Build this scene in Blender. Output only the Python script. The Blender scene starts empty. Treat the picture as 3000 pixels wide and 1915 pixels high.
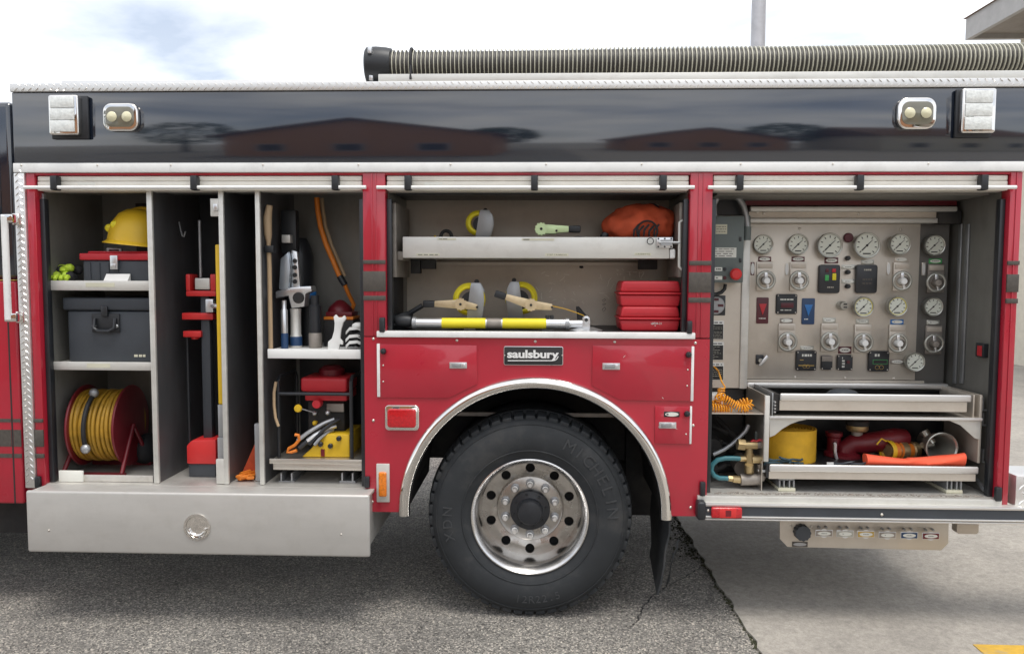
import bpy, bmesh, math, random
from mathutils import Vector, Matrix, Euler
random.seed(7)
R_ = math.radians
sc = bpy.context.scene
C = sc.collection

# ------------------------------------------------------------------ camera
IMW, IMH = 3000.0, 1915.0
FPX = 2236.0
cam_d = bpy.data.cameras.new('camera'); cam = bpy.data.objects.new('camera', cam_d); C.objects.link(cam)
cam_d.sensor_width = 36.0; cam_d.lens = 36.0 * FPX / IMW
cam_d.clip_start = 0.05; cam_d.clip_end = 2000
CAMH = 1.775
cam.location = (0, -3.85, CAMH)
cam_rot = (Matrix.Rotation(R_(2.0), 3, 'Z') @ Matrix.Rotation(R_(90 - 3.7), 3, 'X') @ Matrix.Rotation(R_(0.2), 3, 'Z'))
cam.rotation_euler = cam_rot.to_euler()
sc.camera = cam

# ------------------------------------------------------------------ sky
SUN_EL, SUN_AZ = 72.0, -28.0
w = bpy.data.worlds.new('World'); sc.world = w; w.use_nodes = True
nt = w.node_tree; nt.nodes.clear()
def wn(t, **k):
    n = nt.nodes.new(t)
    for a, b in k.items(): setattr(n, a, b)
    return n
out = wn('ShaderNodeOutputWorld'); bg = wn('ShaderNodeBackground'); bg.inputs[1].default_value = 0.1
sky = wn('ShaderNodeTexSky', sky_type='NISHITA'); sky.sun_disc = False
sky.sun_elevation = R_(SUN_EL); sky.sun_rotation = R_(180 + SUN_AZ)
sky.dust_density = 1.5; sky.air_density = 1.0
tc = wn('ShaderNodeTexCoord'); mp = wn('ShaderNodeMapping'); mp.inputs['Scale'].default_value = (1.0, 1.0, 2.6)
mp.inputs['Location'].default_value = (1.7, 0.4, 0.3)
n1 = wn('ShaderNodeTexNoise'); n1.inputs['Scale'].default_value = 2.1; n1.inputs['Detail'].default_value = 7; n1.inputs['Roughness'].default_value = 0.55
n1.inputs['Distortion'].default_value = 0.4
rp = wn('ShaderNodeValToRGB'); rp.color_ramp.elements[0].position = 0.33; rp.color_ramp.elements[1].position = 0.6; rp.color_ramp.elements[0].color = (.3, .3, .3, 1)
n2 = wn('ShaderNodeTexNoise'); n2.inputs['Scale'].default_value = 4.5; n2.inputs['Detail'].default_value = 6
rc = wn('ShaderNodeValToRGB')
rc.color_ramp.elements[0].position = 0.3; rc.color_ramp.elements[0].color = (9.6, 10.0, 10.7, 1)
rc.color_ramp.elements[1].position = 0.65; rc.color_ramp.elements[1].color = (11.5, 11.5, 11.5, 1)
mx = wn('ShaderNodeMix', data_type='RGBA')
L = nt.links.new
L(tc.outputs['Generated'], mp.inputs[0]); L(mp.outputs[0], n1.inputs[0]); L(n1.outputs[0], rp.inputs[0])
L(mp.outputs[0], n2.inputs[0]); L(n2.outputs[0], rc.inputs[0])
L(rp.outputs[0], mx.inputs[0]); L(sky.outputs[0], mx.inputs[6]); L(rc.outputs[0], mx.inputs[7])
L(mx.outputs[2], bg.inputs[0]); L(bg.outputs[0], out.inputs[0])

# ------------------------------------------------------------------ sun (soft, through cloud)
sd = bpy.data.lights.new('sun', 'SUN'); sd.energy = 1.5; sd.angle = R_(22); sd.color = (1.0, 0.96, 0.9)
so = bpy.data.objects.new('sun', sd); C.objects.link(so)
so.rotation_euler = (R_(90 - SUN_EL), 0, R_(-SUN_AZ)); so.location = (0, -6, 12)

sc.view_settings.view_transform = 'Standard'; sc.view_settings.look = 'None'
sc.view_settings.exposure = 0.55; sc.view_settings.gamma = 1.0
sc.render.engine = 'CYCLES'; sc.render.resolution_x = 1024; sc.render.resolution_y = 653
sc.cycles.max_bounces = 10; sc.cycles.diffuse_bounces = 6; sc.cycles.glossy_bounces = 5

# ------------------------------------------------------------------ measuring: photo point + known depth -> place
CAMP = Vector(cam.location)
def ray(px, py):
    return cam_rot @ Vector(((px - IMW / 2) / FPX, -(py - IMH / 2) / FPX, -1.0))
def at(p, Y):
    d = ray(*p); return CAMP + d * ((Y - CAMP.y) / d.y)
def ground_at(p, z=0.0):
    d = ray(*p); return CAMP + d * ((z - CAMP.z) / d.z)
def mpp(Y): return (Y - CAMP.y) / FPX
def zoom(x0, y0, s): return lambda x, y: (x0 + x * s, y0 + y * s)
D0 = zoom(0, 0, 1.24585); Z1 = zoom(0, 200, .45681); Z2 = zoom(0, 850, .5206); Z3 = zoom(1050, 450, .43605)
Z4 = zoom(1050, 950, .58561); Z5 = zoom(2000, 450, .45537); Z6 = zoom(2000, 1050, .41528); Z7 = zoom(1050, 100, .24917)
ZA = zoom(740, 560, .31887); ZB = zoom(760, 1040, .26034); ZC = zoom(430, 560, .57283); ZD = zoom(100, 560, .57229)
ZE = zoom(2060, 1140, .24727); ZF = zoom(2230, 1500, .25748); ZG = zoom(2360, 1200, .24917); ZH = zoom(1440, 980, .25332)
ZS = zoom(0, 250, .813); S0 = zoom(0, 0, 1.0)
def rect(Z, x0, y0, x1, y1, Y):
    a = at(Z(x0, (y0 + y1) / 2), Y).x; b = at(Z(x1, (y0 + y1) / 2), Y).x
    c = at(Z((x0 + x1) / 2, y1), Y).z; d = at(Z((x0 + x1) / 2, y0), Y).z
    return a, b, c, d

# ------------------------------------------------------------------ materials
MATS = {}
def mat(name, col, rough=.5, metal=0., coat=0., var=.12, vs=6., bump=0., bs=150., spec=.5, emit=None, rvar=.08, stretch=None, dirt=None, trans=0., dscale=3., dpos=(.5, .72)):
    m = bpy.data.materials.new(name); m.use_nodes = True; t = m.node_tree; b = t.nodes['Principled BSDF']
    lk = t.links.new
    geo = t.nodes.new('ShaderNodeNewGeometry'); mapn = t.nodes.new('ShaderNodeMapping')
    lk(geo.outputs['Position'], mapn.inputs[0])
    if stretch: mapn.inputs['Scale'].default_value = stretch
    n = t.nodes.new('ShaderNodeTexNoise'); n.inputs['Scale'].default_value = vs; n.inputs['Detail'].default_value = 6; n.inputs['Roughness'].default_value = .6
    lk(mapn.outputs[0], n.inputs[0])
    r = t.nodes.new('ShaderNodeValToRGB'); e = r.color_ramp.elements
    e[0].position = .3; e[1].position = .7
    e[0].color = tuple(max(0, c * (1 - var)) for c in col[:3]) + (1,); e[1].color = tuple(min(1, c * (1 + var)) for c in col[:3]) + (1,)
    lk(n.outputs[0], r.inputs[0])
    colout = r.outputs[0]
    if dirt:
        dcol, damt = dirt
        n3 = t.nodes.new('ShaderNodeTexNoise'); n3.inputs['Scale'].default_value = dscale; n3.inputs['Detail'].default_value = 8; n3.inputs['Roughness'].default_value = .7
        lk(geo.outputs['Position'], n3.inputs[0])
        r3 = t.nodes.new('ShaderNodeValToRGB'); r3.color_ramp.elements[0].position = dpos[0]; r3.color_ramp.elements[1].position = dpos[1]
        r3.color_ramp.elements[0].color = (0, 0, 0, 1); r3.color_ramp.elements[1].color = (damt, damt, damt, 1)
        lk(n3.outputs[0], r3.inputs[0])
        mm = t.nodes.new('ShaderNodeMix'); mm.data_type = 'RGBA'; lk(r3.outputs[0], mm.inputs[0]); lk(colout, mm.inputs[6]); mm.inputs[7].default_value = (*dcol, 1)
        colout = mm.outputs[2]
    lk(colout, b.inputs['Base Color'])
    if rvar:
        mr = t.nodes.new('ShaderNodeMapRange'); mr.inputs[3].default_value = max(.02, rough - rvar); mr.inputs[4].default_value = min(1, rough + rvar)
        n2 = t.nodes.new('ShaderNodeTexNoise'); n2.inputs['Scale'].default_value = vs * 1.7; n2.inputs['Detail'].default_value = 5
        lk(mapn.outputs[0], n2.inputs[0]); lk(n2.outputs[0], mr.inputs[0]); lk(mr.outputs[0], b.inputs['Roughness'])
    else: b.inputs['Roughness'].default_value = rough
    b.inputs['Metallic'].default_value = metal; b.inputs['Coat Weight'].default_value = coat; b.inputs['Coat Roughness'].default_value = .06
    b.inputs['Specular IOR Level'].default_value = spec
    if trans: b.inputs['Transmission Weight'].default_value = trans
    if bump:
        bn = t.nodes.new('ShaderNodeTexNoise'); bn.inputs['Scale'].default_value = bs; bn.inputs['Detail'].default_value = 4
        lk(mapn.outputs[0], bn.inputs[0])
        bp = t.nodes.new('ShaderNodeBump'); bp.inputs['Strength'].default_value = bump; bp.inputs['Distance'].default_value = .01
        lk(bn.outputs[0], bp.inputs['Height']); lk(bp.outputs[0], b.inputs['Normal'])
    if emit:
        b.inputs['Emission Color'].default_value = (*emit[0], 1); b.inputs['Emission Strength'].default_value = emit[1]
    MATS[name] = m; return m
mat('slat_cream', (.8, .77, .69), .42, var=.05, vs=5, dirt=((.5, .46, .4), .3), dscale=9)
mat('red_paint', (.42, .013, .032), .3, coat=.6, var=.07, vs=2.5, bump=.012, bs=5, dirt=((.25, .03, .035), .3), dscale=4)
mat('black_paint', (.008, .013, .024), .08, spec=.9, coat=1., var=.2, vs=2, rvar=.02, bump=.014, bs=2.2)
mat('stripe_grey', (.075, .065, .055), .55, var=.2, vs=60)
mat('gold_line', (.5, .33, .08), .4)
mat('white_trim', (.8, .8, .78), .38, var=.05, vs=4, dirt=((.45, .44, .41), .35), dscale=6)
mat('alu', (.74, .73, .71), .42, metal=.85, var=.08, vs=3, stretch=(.3, 1, 6), bump=.02, bs=90)
mat('alu_dull', (.62, .60, .56), .5, metal=.65, var=.12, vs=5, bump=.03, bs=60, dirt=((.3, .28, .25), .4), dscale=7)
mat('tray_alu', (.66, .65, .61), .46, metal=.5, var=.07, vs=16, stretch=(.25, 1, 1), dirt=((.48, .45, .4), .3), dscale=16, bump=.02, bs=40)
mat('drawer_alu', (.53, .515, .485), .48, metal=.4, var=.05, vs=14, stretch=(.25, 1, 1), dirt=((.42, .4, .36), .3), dscale=12, bump=.02, bs=40)
mat('lug_steel', (.82, .8, .77), .3, metal=.6, var=.08, vs=30)
mat('steel', (.66, .62, .56), .36, metal=.9, var=.08, vs=4, stretch=(.25, 1, 5), bump=.015, bs=120)
mat('panel_steel', (.60, .55, .48), .4, metal=.55, var=.08, vs=3, stretch=(1, 1, .3), dirt=((.42, .36, .3), .4), dscale=3)
mat('wall_steel', (.56, .5, .425), .45, metal=.3, var=.08, vs=6, stretch=(.4, 1, 1), dirt=((.38, .33, .28), .35), dscale=8, bump=.02, bs=30)
mat('grey_wall', (.23, .225, .205), .48, metal=.35, var=.1, vs=9, stretch=(1, 1, .3), dirt=((.15, .14, .125), .3), dscale=9)
mat('divider', (.11, .11, .115), .45, metal=.35, var=.2, vs=7, stretch=(1, 1, .35), dirt=((.11, .07, .065), .4), dscale=5)
mat('chrome', (.8, .775, .74), .05, metal=1, var=.04, rvar=.03, bump=.02, bs=10)
mat('rim_alu', (.7, .69, .68), .23, metal=1, var=.08, vs=9, rvar=.06, dirt=((.4, .36, .32), .35), dscale=10)
mat('disc_alu', (.47, .45, .42), .3, metal=.95, var=.15, vs=14, rvar=.1, dirt=((.2, .16, .12), .5), dscale=12)
mat('rubber', (.022, .025, .028), .72, var=.25, vs=5, bump=.05, bs=220, dirt=((.07, .065, .06), .55), dscale=5)
mat('tyre_letters', (.042, .045, .048), .55, var=.2)
mat('black_plastic', (.017, .019, .022), .45, var=.2, bump=.03, bs=200)
mat('black_satin', (.02, .022, .026), .35, var=.2)
mat('chassis', (.018, .018, .019), .7, var=.4, vs=8, dirt=((.07, .06, .05), .6))
mat('grey_plastic', (.045, .052, .062), .5, var=.12, bump=.02, bs=120)
mat('box_green_grey', (.12, .145, .14), .45, var=.06)
mat('red_plastic', (.5, .02, .03), .42, var=.08, bump=.02, bs=80)
mat('red_bright', (.62, .03, .03), .4, var=.08)
mat('dark_red', (.15, .009, .016), .4, var=.15)
mat('tail_red', (.5, .005, .012), .12, coat=.8, var=.25, vs=90, bump=.12, bs=120)
mat('amber', (.75, .2, .01), .15, coat=.8, var=.3, vs=90, bump=.12, bs=120)
mat('yellow', (.72, .46, .02), .45, var=.1)
mat('yellow_bright', (.78, .66, .02), .5, var=.06)
mat('yellow_hose', (.62, .35, .015), .7, var=.14, vs=14, bump=.08, bs=250)
mat('cord_shaded', (.36, .2, .015), .6, var=.2, vs=20)  # yellow cord, with the deep shade of its bay put into the colour
mat('lime', (.45, .62, .04), .6, var=.2, vs=20)
mat('lime_metal', (.58, .72, .4), .4, metal=.3, var=.1)
mat('tan_metal', (.62, .5, .32), .38, metal=.6, var=.15, vs=18)
mat('orange', (.7, .2, .02), .5, var=.12)
mat('orange_cord', (.78, .33, .02), .42, var=.08)
mat('orange_cloth', (.5, .075, .025), .8, var=.2, vs=10, bump=.25, bs=18)
mat('orange_fluor', (.95, .13, .06), .75, var=.06, bump=.1, bs=20)
mat('strap_black', (.012, .012, .014), .7, var=.3)
mat('wood', (.42, .3, .18), .55, var=.2, vs=20, stretch=(1, 1, .1))
mat('brass', (.42, .32, .17), .38, metal=.75, var=.2, vs=12)
mat('galv', (.3, .27, .24), .55, metal=.5, var=.2, vs=14)
mat('teal_hose', (.04, .17, .2), .4, var=.1)
mat('dark_rope', (.03, .06, .075), .8, var=.4, vs=30, bump=.3, bs=90)
mat('white_plastic', (.75, .75, .73), .45, var=.05)
mat('label_white', (.72, .72, .66), .6, var=.06)
mat('label_cream', (.6, .58, .45), .6, var=.06)
mat('grey_metal', (.36, .37, .38), .4, metal=.6, var=.12)
mat('silver_blue', (.5, .56, .62), .35, metal=.7, var=.12)
mat('silver', (.7, .71, .72), .3, metal=.85, var=.1)
mat('dial_white', (.66, .68, .6), .4, var=.06)
mat('gauge_rim', (.42, .42, .38), .3, metal=.7, var=.1)
mat('ink', (.02, .02, .02), .6, var=0, rvar=0)
mat('blue', (.02, .16, .45), .35, var=.05)
mat('dark_blue', (.015, .05, .13), .4, var=.05)
mat('maroon', (.09, .012, .02), .4, var=.05)
mat('green_light', (.05, .4, .1), .3, var=.05)
mat('lens', (.75, .77, .74), .12, coat=.8, var=.15, vs=60, bump=.25, bs=90)
mat('lens_dark', (.16, .15, .11), .15, coat=.8, var=.15)
mat('bulb', (.7, .66, .45), .25, coat=.5, var=.05)
mat('hose_rib', (.52, .5, .40), .5, var=.12)
mat('hose_dark', (.05, .046, .04), .5, var=.2)
mat('brick_brown', (.45, .23, .12), .85, var=.3, vs=12)
mat('roof_shingle', (.16, .085, .05), .9, var=.3, vs=14)
mat('cream_wall', (.62, .57, .47), .8, var=.08)
mat('soffit', (.3, .27, .24), .7, var=.1)
mat('fascia', (.42, .41, .4), .6, var=.08)
mat('pole_metal', (.5, .5, .52), .5, metal=.3)
mat('bark', (.07, .05, .035), .9, var=.3)
mat('leaf', (.05, .085, .03), .7, var=.4, vs=3)
mat('moss', (.05, .052, .026), .95, var=.5, vs=25)
mat('glass_dark', (.02, .025, .03), .05, spec=.8, var=0, rvar=0)

# ------------------------------------------------------------------ mesh builder
def frame(axis):
    a = Vector(axis).normalized(); u = a.orthogonal().normalized()
    if abs(a.y) > .9: u = Vector((1, 0, 0))
    return a, u, a.cross(u)
class B:
    def __init__(s): s.v = []; s.f = []; s.m = []; s.cur = 0
    def mi(s, i): s.cur = i; return s
    def add(s, vs, fs):
        o = len(s.v); s.v += [Vector(x) for x in vs]
        for f in fs: s.f.append([o + i for i in f]); s.m.append(s.cur)
        return s
    def box(s, x0, x1, y0, y1, z0, z1):
        return s.add([(x, y, z) for x in (x0, x1) for y in (y0, y1) for z in (z0, z1)],
                     [(0, 1, 3, 2), (4, 6, 7, 5), (0, 4, 5, 1), (2, 3, 7, 6), (0, 2, 6, 4), (1, 5, 7, 3)])
    def prism(s, pts, y0, y1):           # outline in x,z pushed along y
        n = len(pts)
        vs = [(p[0], y0, p[1]) for p in pts] + [(p[0], y1, p[1]) for p in pts]
        return s.add(vs, [tuple(range(n)), tuple(range(2 * n - 1, n - 1, -1))] + [(i, (i + 1) % n, n + (i + 1) % n, n + i) for i in range(n)])
    def prismx(s, pts, x0, x1):          # outline in y,z pushed along x
        n = len(pts)
        vs = [(x0, p[0], p[1]) for p in pts] + [(x1, p[0], p[1]) for p in pts]
        return s.add(vs, [tuple(range(n)), tuple(range(2 * n - 1, n - 1, -1))] + [(i, (i + 1) % n, n + (i + 1) % n, n + i) for i in range(n)])
    def lathe(s, prof, c, axis=(0, 1, 0), seg=32, mats=None, cap=True):
        a, u, w_ = frame(axis); c = Vector(c); o = len(s.v); k = len(prof)
        for r, h in prof:
            for j in range(seg):
                t = 2 * math.pi * j / seg
                s.v.append(c + a * h + (u * math.cos(t) + w_ * math.sin(t)) * max(r, 1e-5))
        for i in range(k - 1):
            for j in range(seg):
                s.f.append([o + i * seg + j, o + i * seg + (j + 1) % seg, o + (i + 1) * seg + (j + 1) % seg, o + (i + 1) * seg + j])
                s.m.append(mats[i] if mats else s.cur)
        for i in (0, k - 1):
            if cap and prof[i][0] > 1e-4:
                f = [o + i * seg + j for j in range(seg)]
                s.f.append(f); s.m.append(mats[min(i, k - 2)] if mats else s.cur)
        return s
    def cyl(s, c, r, h, axis=(0, 1, 0), seg=20, bev=0):
        p = [(r, 0), (r, h)] if not bev else [(r - bev, 0), (r, bev), (r, h - bev), (r - bev, h)]
        return s.lathe(p, c, axis, seg)
    def bar(s, a, b, r, seg=10, r2=None):
        a = Vector(a); b = Vector(b); return s.lathe([(r, 0), (r2 or r, (b - a).length)], a, b - a, seg)
    def tube(s, pts, r, seg=8, closed=False):
        pts = [Vector(p) for p in pts]; n = len(pts); o = len(s.v); up = None
        for i, p in enumerate(pts):
            t = (pts[(i + 1) % n] - pts[i - 1]) if closed or 0 < i < n - 1 else (pts[1] - pts[0] if i == 0 else pts[-1] - pts[-2])
            t.normalize()
            if up is None: up = t.orthogonal().normalized()
            up = (up - t * up.dot(t)).normalized(); w_ = t.cross(up)
            rr = r[i] if isinstance(r, (list, tuple)) else r
            for j in range(seg):
                q = 2 * math.pi * j / seg; s.v.append(p + (up * math.cos(q) + w_ * math.sin(q)) * rr)
        for i in range(n if closed else n - 1):
            i2 = (i + 1) % n
            for j in range(seg):
                s.f.append([o + i * seg + j, o + i * seg + (j + 1) % seg, o + i2 * seg + (j + 1) % seg, o + i2 * seg + j]); s.m.append(s.cur)
        if not closed:
            s.f.append([o + j for j in range(seg)]); s.m.append(s.cur)
            s.f.append([o + (n - 1) * seg + j for j in range(seg)]); s.m.append(s.cur)
        return s
    def torus(s, c, axis, Rr, r, seg=28, ms=8):
        a, u, w_ = frame(axis); c = Vector(c)
        return s.tube([c + (u * math.cos(2 * math.pi * i / seg) + w_ * math.sin(2 * math.pi * i / seg)) * Rr for i in range(seg)], r, ms, True)
    def ball(s, c, rad, seg=14, rings=9, noise=0., rnd=None):
        c = Vector(c); o = len(s.v); rx, ry, rz = rad if isinstance(rad, (tuple, list)) else (rad,) * 3
        rnd = rnd or random
        s.v.append(c + Vector((0, 0, rz)))
        for i in range(1, rings):
            p = math.pi * i / rings
            for j in range(seg):
                t = 2 * math.pi * j / seg; k = 1 + rnd.uniform(-noise, noise)
                s.v.append(c + Vector((rx * math.sin(p) * math.cos(t), ry * math.sin(p) * math.sin(t), rz * math.cos(p))) * k)
        s.v.append(c - Vector((0, 0, rz))); last = len(s.v) - 1
        for j in range(seg):
            s.f.append([o, o + 1 + j, o + 1 + (j + 1) % seg]); s.m.append(s.cur)
            b_ = o + 1 + (rings - 2) * seg
            s.f.append([last, b_ + (j + 1) % seg, b_ + j]); s.m.append(s.cur)
        for i in range(rings - 2):
            for j in range(seg):
                a = o + 1 + i * seg
                s.f.append([a + j, a + seg + j, a + seg + (j + 1) % seg, a + (j + 1) % seg]); s.m.append(s.cur)
        return s
    def ribbon(s, pts, wdir, width, th):   # flat strap swept along pts
        pts = [Vector(p) for p in pts]; wd = Vector(wdir).normalized() * width / 2; o = len(s.v); n = len(pts)
        for i, p in enumerate(pts):
            t = (pts[min(i + 1, n - 1)] - pts[max(i - 1, 0)]).normalized(); nn = t.cross(wd).normalized() * th / 2
            s.v += [p - wd - nn, p + wd - nn, p + wd + nn, p - wd + nn]
        for i in range(n - 1):
            for j in range(4):
                s.f.append([o + i * 4 + j, o + i * 4 + (j + 1) % 4, o + (i + 1) * 4 + (j + 1) % 4, o + (i + 1) * 4 + j]); s.m.append(s.cur)
        s.f.append([o, o + 1, o + 2, o + 3]); s.m.append(s.cur); e = o + (n - 1) * 4
        s.f.append([e, e + 1, e + 2, e + 3]); s.m.append(s.cur)
        return s
    def rot(s, mtx, i0=0):
        for i in range(i0, len(s.v)): s.v[i] = mtx @ s.v[i]
        return s
    def end(s, name, mats, parent=None, bev=0., seg=2, ang=38, kind=None, origin=None):
        if isinstance(mats, str): mats = [mats]
        org = Vector(origin) if origin is not None else (root_loc(parent) if parent else Vector((0, 0, 0)))
        me = bpy.data.meshes.new(name); me.from_pydata([v - org for v in s.v], [], s.f)
        for mm in mats: me.materials.append(MATS[mm])
        me.polygons.foreach_set('material_index', s.m)
        bm = bmesh.new(); bm.from_mesh(me)
        bmesh.ops.recalc_face_normals(bm, faces=bm.faces)
        if bev:
            ed = [e for e in bm.edges if len(e.link_faces) == 2 and e.calc_face_angle(0) > R_(35)]
            bmesh.ops.bevel(bm, geom=ed, offset=bev, segments=seg, affect='EDGES', profile=.5, clamp_overlap=True)
        bm.to_mesh(me); bm.free()
        me.polygons.foreach_set('use_smooth', [True] * len(me.polygons)); me.set_sharp_from_angle(angle=R_(ang))
        o = bpy.data.objects.new(name, me); C.objects.link(o)
        if parent: o.parent = parent
        elif origin is not None: o.location = org
        if kind: o['kind'] = kind
        return o
def rrect(x0, x1, z0, z1, r, n_=5):
    out = []
    for cx, cz, a0 in ((x1 - r, z1 - r, 0), (x0 + r, z1 - r, 90), (x0 + r, z0 + r, 180), (x1 - r, z0 + r, 270)):
        for i in range(n_ + 1):
            t = R_(a0 + 90 * i / n_); out.append((cx + r * math.cos(t), cz + r * math.sin(t)))
    return out
def root_loc(o):
    while o.parent: o = o.parent
    return Vector(o.location)
def thing(name, label, cat, loc=(0, 0, 0), group=None):
    o = bpy.data.objects.new(name, None); C.objects.link(o); o.location = loc; o.empty_display_size = .1
    return tag(o, label, cat, group)
def tag(o, label, cat, group=None):
    o['label'] = label; o['category'] = cat
    if group: o['group'] = group
    return o
def dup(o, parent, off):                  # a copied piece (shares mesh), moved by off
    c = o.copy(); C.objects.link(c); c.parent = parent; c.location = Vector(o.location) + Vector(off)
    for ch in list(o.children): 
        g = ch.copy(); C.objects.link(g); g.parent = c
    return c
def pbox(name, Z, x0, y0, x1, y1, Y0, Y1, m, parent, bev=.003, kind=None):
    a, b_, c, d = rect(Z, x0, y0, x1, y1, Y0)
    return B().box(a, b_, Y0, Y1, c, d).end(name, m, parent, bev, kind=kind)
def text_b(txt, size, bold=0., ext=.001, font=None, space=1.0):
    cu = bpy.data.curves.new('t', 'FONT'); cu.body = txt; cu.size = size; cu.extrude = ext; cu.offset = bold
    cu.align_x = 'CENTER'; cu.align_y = 'CENTER'; cu.resolution_u = 3; cu.space_character = space
    ob = bpy.data.objects.new('t', cu); C.objects.link(ob)
    dg = bpy.context.evaluated_depsgraph_get(); me = bpy.data.meshes.new_from_object(ob.evaluated_get(dg))
    vs = [v.co.copy() for v in me.vertices]; fs = [list(p.vertices) for p in me.polygons]
    bpy.data.objects.remove(ob); bpy.data.curves.remove(cu); bpy.data.meshes.remove(me)
    return vs, fs
def put_text(txt, c, width, m, parent, height=None, bold=0., name='lettering', space=1.0):
    vs, fs = text_b(txt, 1.0, bold, .0, space=space)
    xs = [v.x for v in vs]; ys = [v.y for v in vs]; sx = width / (max(xs) - min(xs)); sy = (height / (max(ys) - min(ys))) if height else sx
    mx_, my_ = (max(xs) + min(xs)) / 2, (max(ys) + min(ys)) / 2
    return B().add([(c[0] + (v.x - mx_) * sx, c[1], c[2] + (v.y - my_) * sy) for v in vs], fs).end(name, m, parent)
def dashes(a, b_, c, d, Y, rows, m, parent, name='lettering', fill=.45, rnd=random):   # rows of tiny unreadable print
    bb = B(); h = (d - c) / rows
    for i in range(rows):
        x = a; z = c + h * (i + .5)
        while x < b_ - 1e-4:
            l = rnd.uniform(.12, .3) * (b_ - a) ; x2 = min(b_, x + l)
            bb.add([(x, Y, z - h * fill / 2), (x2, Y, z - h * fill / 2), (x2, Y, z + h * fill / 2), (x, Y, z + h * fill / 2)], [(0, 1, 2, 3)])
            x = x2 + rnd.uniform(.03, .09) * (b_ - a)
            if rnd.random() < .15: break
    return bb.end(name, m, parent)

# ================================================================== SETTING
def ground_mat(name, base, spec_l, spec_d, vs, bump, patch, crackscale=None, rough=.85):
    m = bpy.data.materials.new(name); m.use_nodes = True; t = m.node_tree; b = t.nodes['Principled BSDF']; lk = t.links.new
    g = t.nodes.new('ShaderNodeNewGeometry')
    vo = t.nodes.new('ShaderNodeTexVoronoi'); vo.inputs['Scale'].default_value = vs; lk(g.outputs['Position'], vo.inputs[0])
    r1 = t.nodes.new('ShaderNodeValToRGB'); e = r1.color_ramp.elements
    e[0].position = .0; e[0].color = (*spec_d, 1); e[1].position = 1.; e[1].color = (*spec_l, 1); e2 = r1.color_ramp.elements.new(.4); e2.color = (*base, 1); e3 = r1.color_ramp.elements.new(.72); e3.color = (*base, 1)
    sep = t.nodes.new('ShaderNodeSeparateColor'); lk(vo.outputs['Color'], sep.inputs[0]); lk(sep.outputs[0], r1.inputs[0])
    n = t.nodes.new('ShaderNodeTexNoise'); n.inputs['Scale'].default_value = 1.3; n.inputs['Detail'].default_value = 9; n.inputs['Roughness'].default_value = .65
    lk(g.outputs['Position'], n.inputs[0])
    r2 = t.nodes.new('ShaderNodeValToRGB'); r2.color_ramp.elements[0].position = .35; r2.color_ramp.elements[1].position = .68
    r2.color_ramp.elements[0].color = (1 - patch, 1 - patch, 1 - patch, 1); r2.color_ramp.elements[1].color = (1 + patch * .5, 1 + patch * .5, 1 + patch * .45, 1)
    lk(n.outputs[0], r2.inputs[0])
    n5 = t.nodes.new('ShaderNodeTexNoise'); n5.inputs['Scale'].default_value = 28; n5.inputs['Detail'].default_value = 6; n5.inputs['Roughness'].default_value = .75
    lk(g.outputs['Position'], n5.inputs[0])
    r5 = t.nodes.new('ShaderNodeValToRGB'); r5.color_ramp.elements[0].position = .3; r5.color_ramp.elements[1].position = .7
    r5.color_ramp.elements[0].color = (.72, .72, .72, 1); r5.color_ramp.elements[1].color = (1.2, 1.2, 1.2, 1); lk(n5.outputs[0], r5.inputs[0])
    mu = t.nodes.new('ShaderNodeMix'); mu.data_type = 'RGBA'; mu.blend_type = 'MULTIPLY'; mu.inputs[0].default_value = 1
    lk(r1.outputs[0], mu.inputs[6]); lk(r2.outputs[0], mu.inputs[7])
    mu2 = t.nodes.new('ShaderNodeMix'); mu2.data_type = 'RGBA'; mu2.blend_type = 'MULTIPLY'; mu2.inputs[0].default_value = 1
    lk(mu.outputs[2], mu2.inputs[6]); lk(r5.outputs[0], mu2.inputs[7])
    lk(mu2.outputs[2], b.inputs['Base Color']); b.inputs['Roughness'].default_value = rough
    bp = t.nodes.new('ShaderNodeBump'); bp.inputs['Strength'].default_value = bump; bp.inputs['Distance'].default_value = .012
    ad = t.nodes.new('ShaderNodeMath'); ad.operation = 'ADD'
    vd = t.nodes.new('ShaderNodeTexNoise'); vd.inputs['Scale'].default_value = vs * .8; vd.inputs['Detail'].default_value = 3; lk(g.outputs['Position'], vd.inputs[0])
    lk(vo.outputs['Distance'], ad.inputs[0]); lk(n5.outputs[0], ad.inputs[1]); lk(ad.outputs[0], bp.inputs['Height']); lk(bp.outputs[0], b.inputs['Normal'])
    MATS[name] = m
ground_mat('asphalt', (.33, .31, .28), (.85, .77, .67), (.085, .08, .074), 140, 1.0, .3)
ground_mat('concrete', (.37, .34, .3), (.42, .385, .34), (.31, .285, .25), 260, .18, .16, rough=.8)
mat('line_yellow', (.6, .36, .04), .7, var=.15, vs=20, dirt=((.3, .27, .22), .8), dscale=14)

asph = B().box(-400, 400, -400, 600, -.5, 0).end('asphalt_ground', 'asphalt', kind='structure')
ga, gb = ground_at(S0(1990, 1530)), ground_at(S0(2232, 1915))
dl = (ga - gb).normalized(); e0 = gb - dl * 60; e1 = ga + dl * 200
bb = B()
# ragged slab edge
edge = []
L_ = (e1 - e0).length; k = 0; nrm = Vector((dl.y, -dl.x, 0))
s_ = 0.0
while s_ < L_:
    p = e0 + dl * s_
    near = abs(s_ - 60) < 9
    j = random.uniform(-.012, .012) if near else 0
    edge.append(p + nrm * j); s_ += .06 if near else 4
edge.append(e1)
pts = [(p.x, p.y) for p in edge] + [(420, e1.y), (420, e0.y)]
n = len(pts)
bb.add([(x, y, .014) for x, y in pts] + [(x, y, -.05) for x, y in pts], [tuple(range(n))] + [(i, (i + 1) % n, n + (i + 1) % n, n + i) for i in range(n)])
bb.end('concrete_apron', 'concrete', kind='structure')
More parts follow.
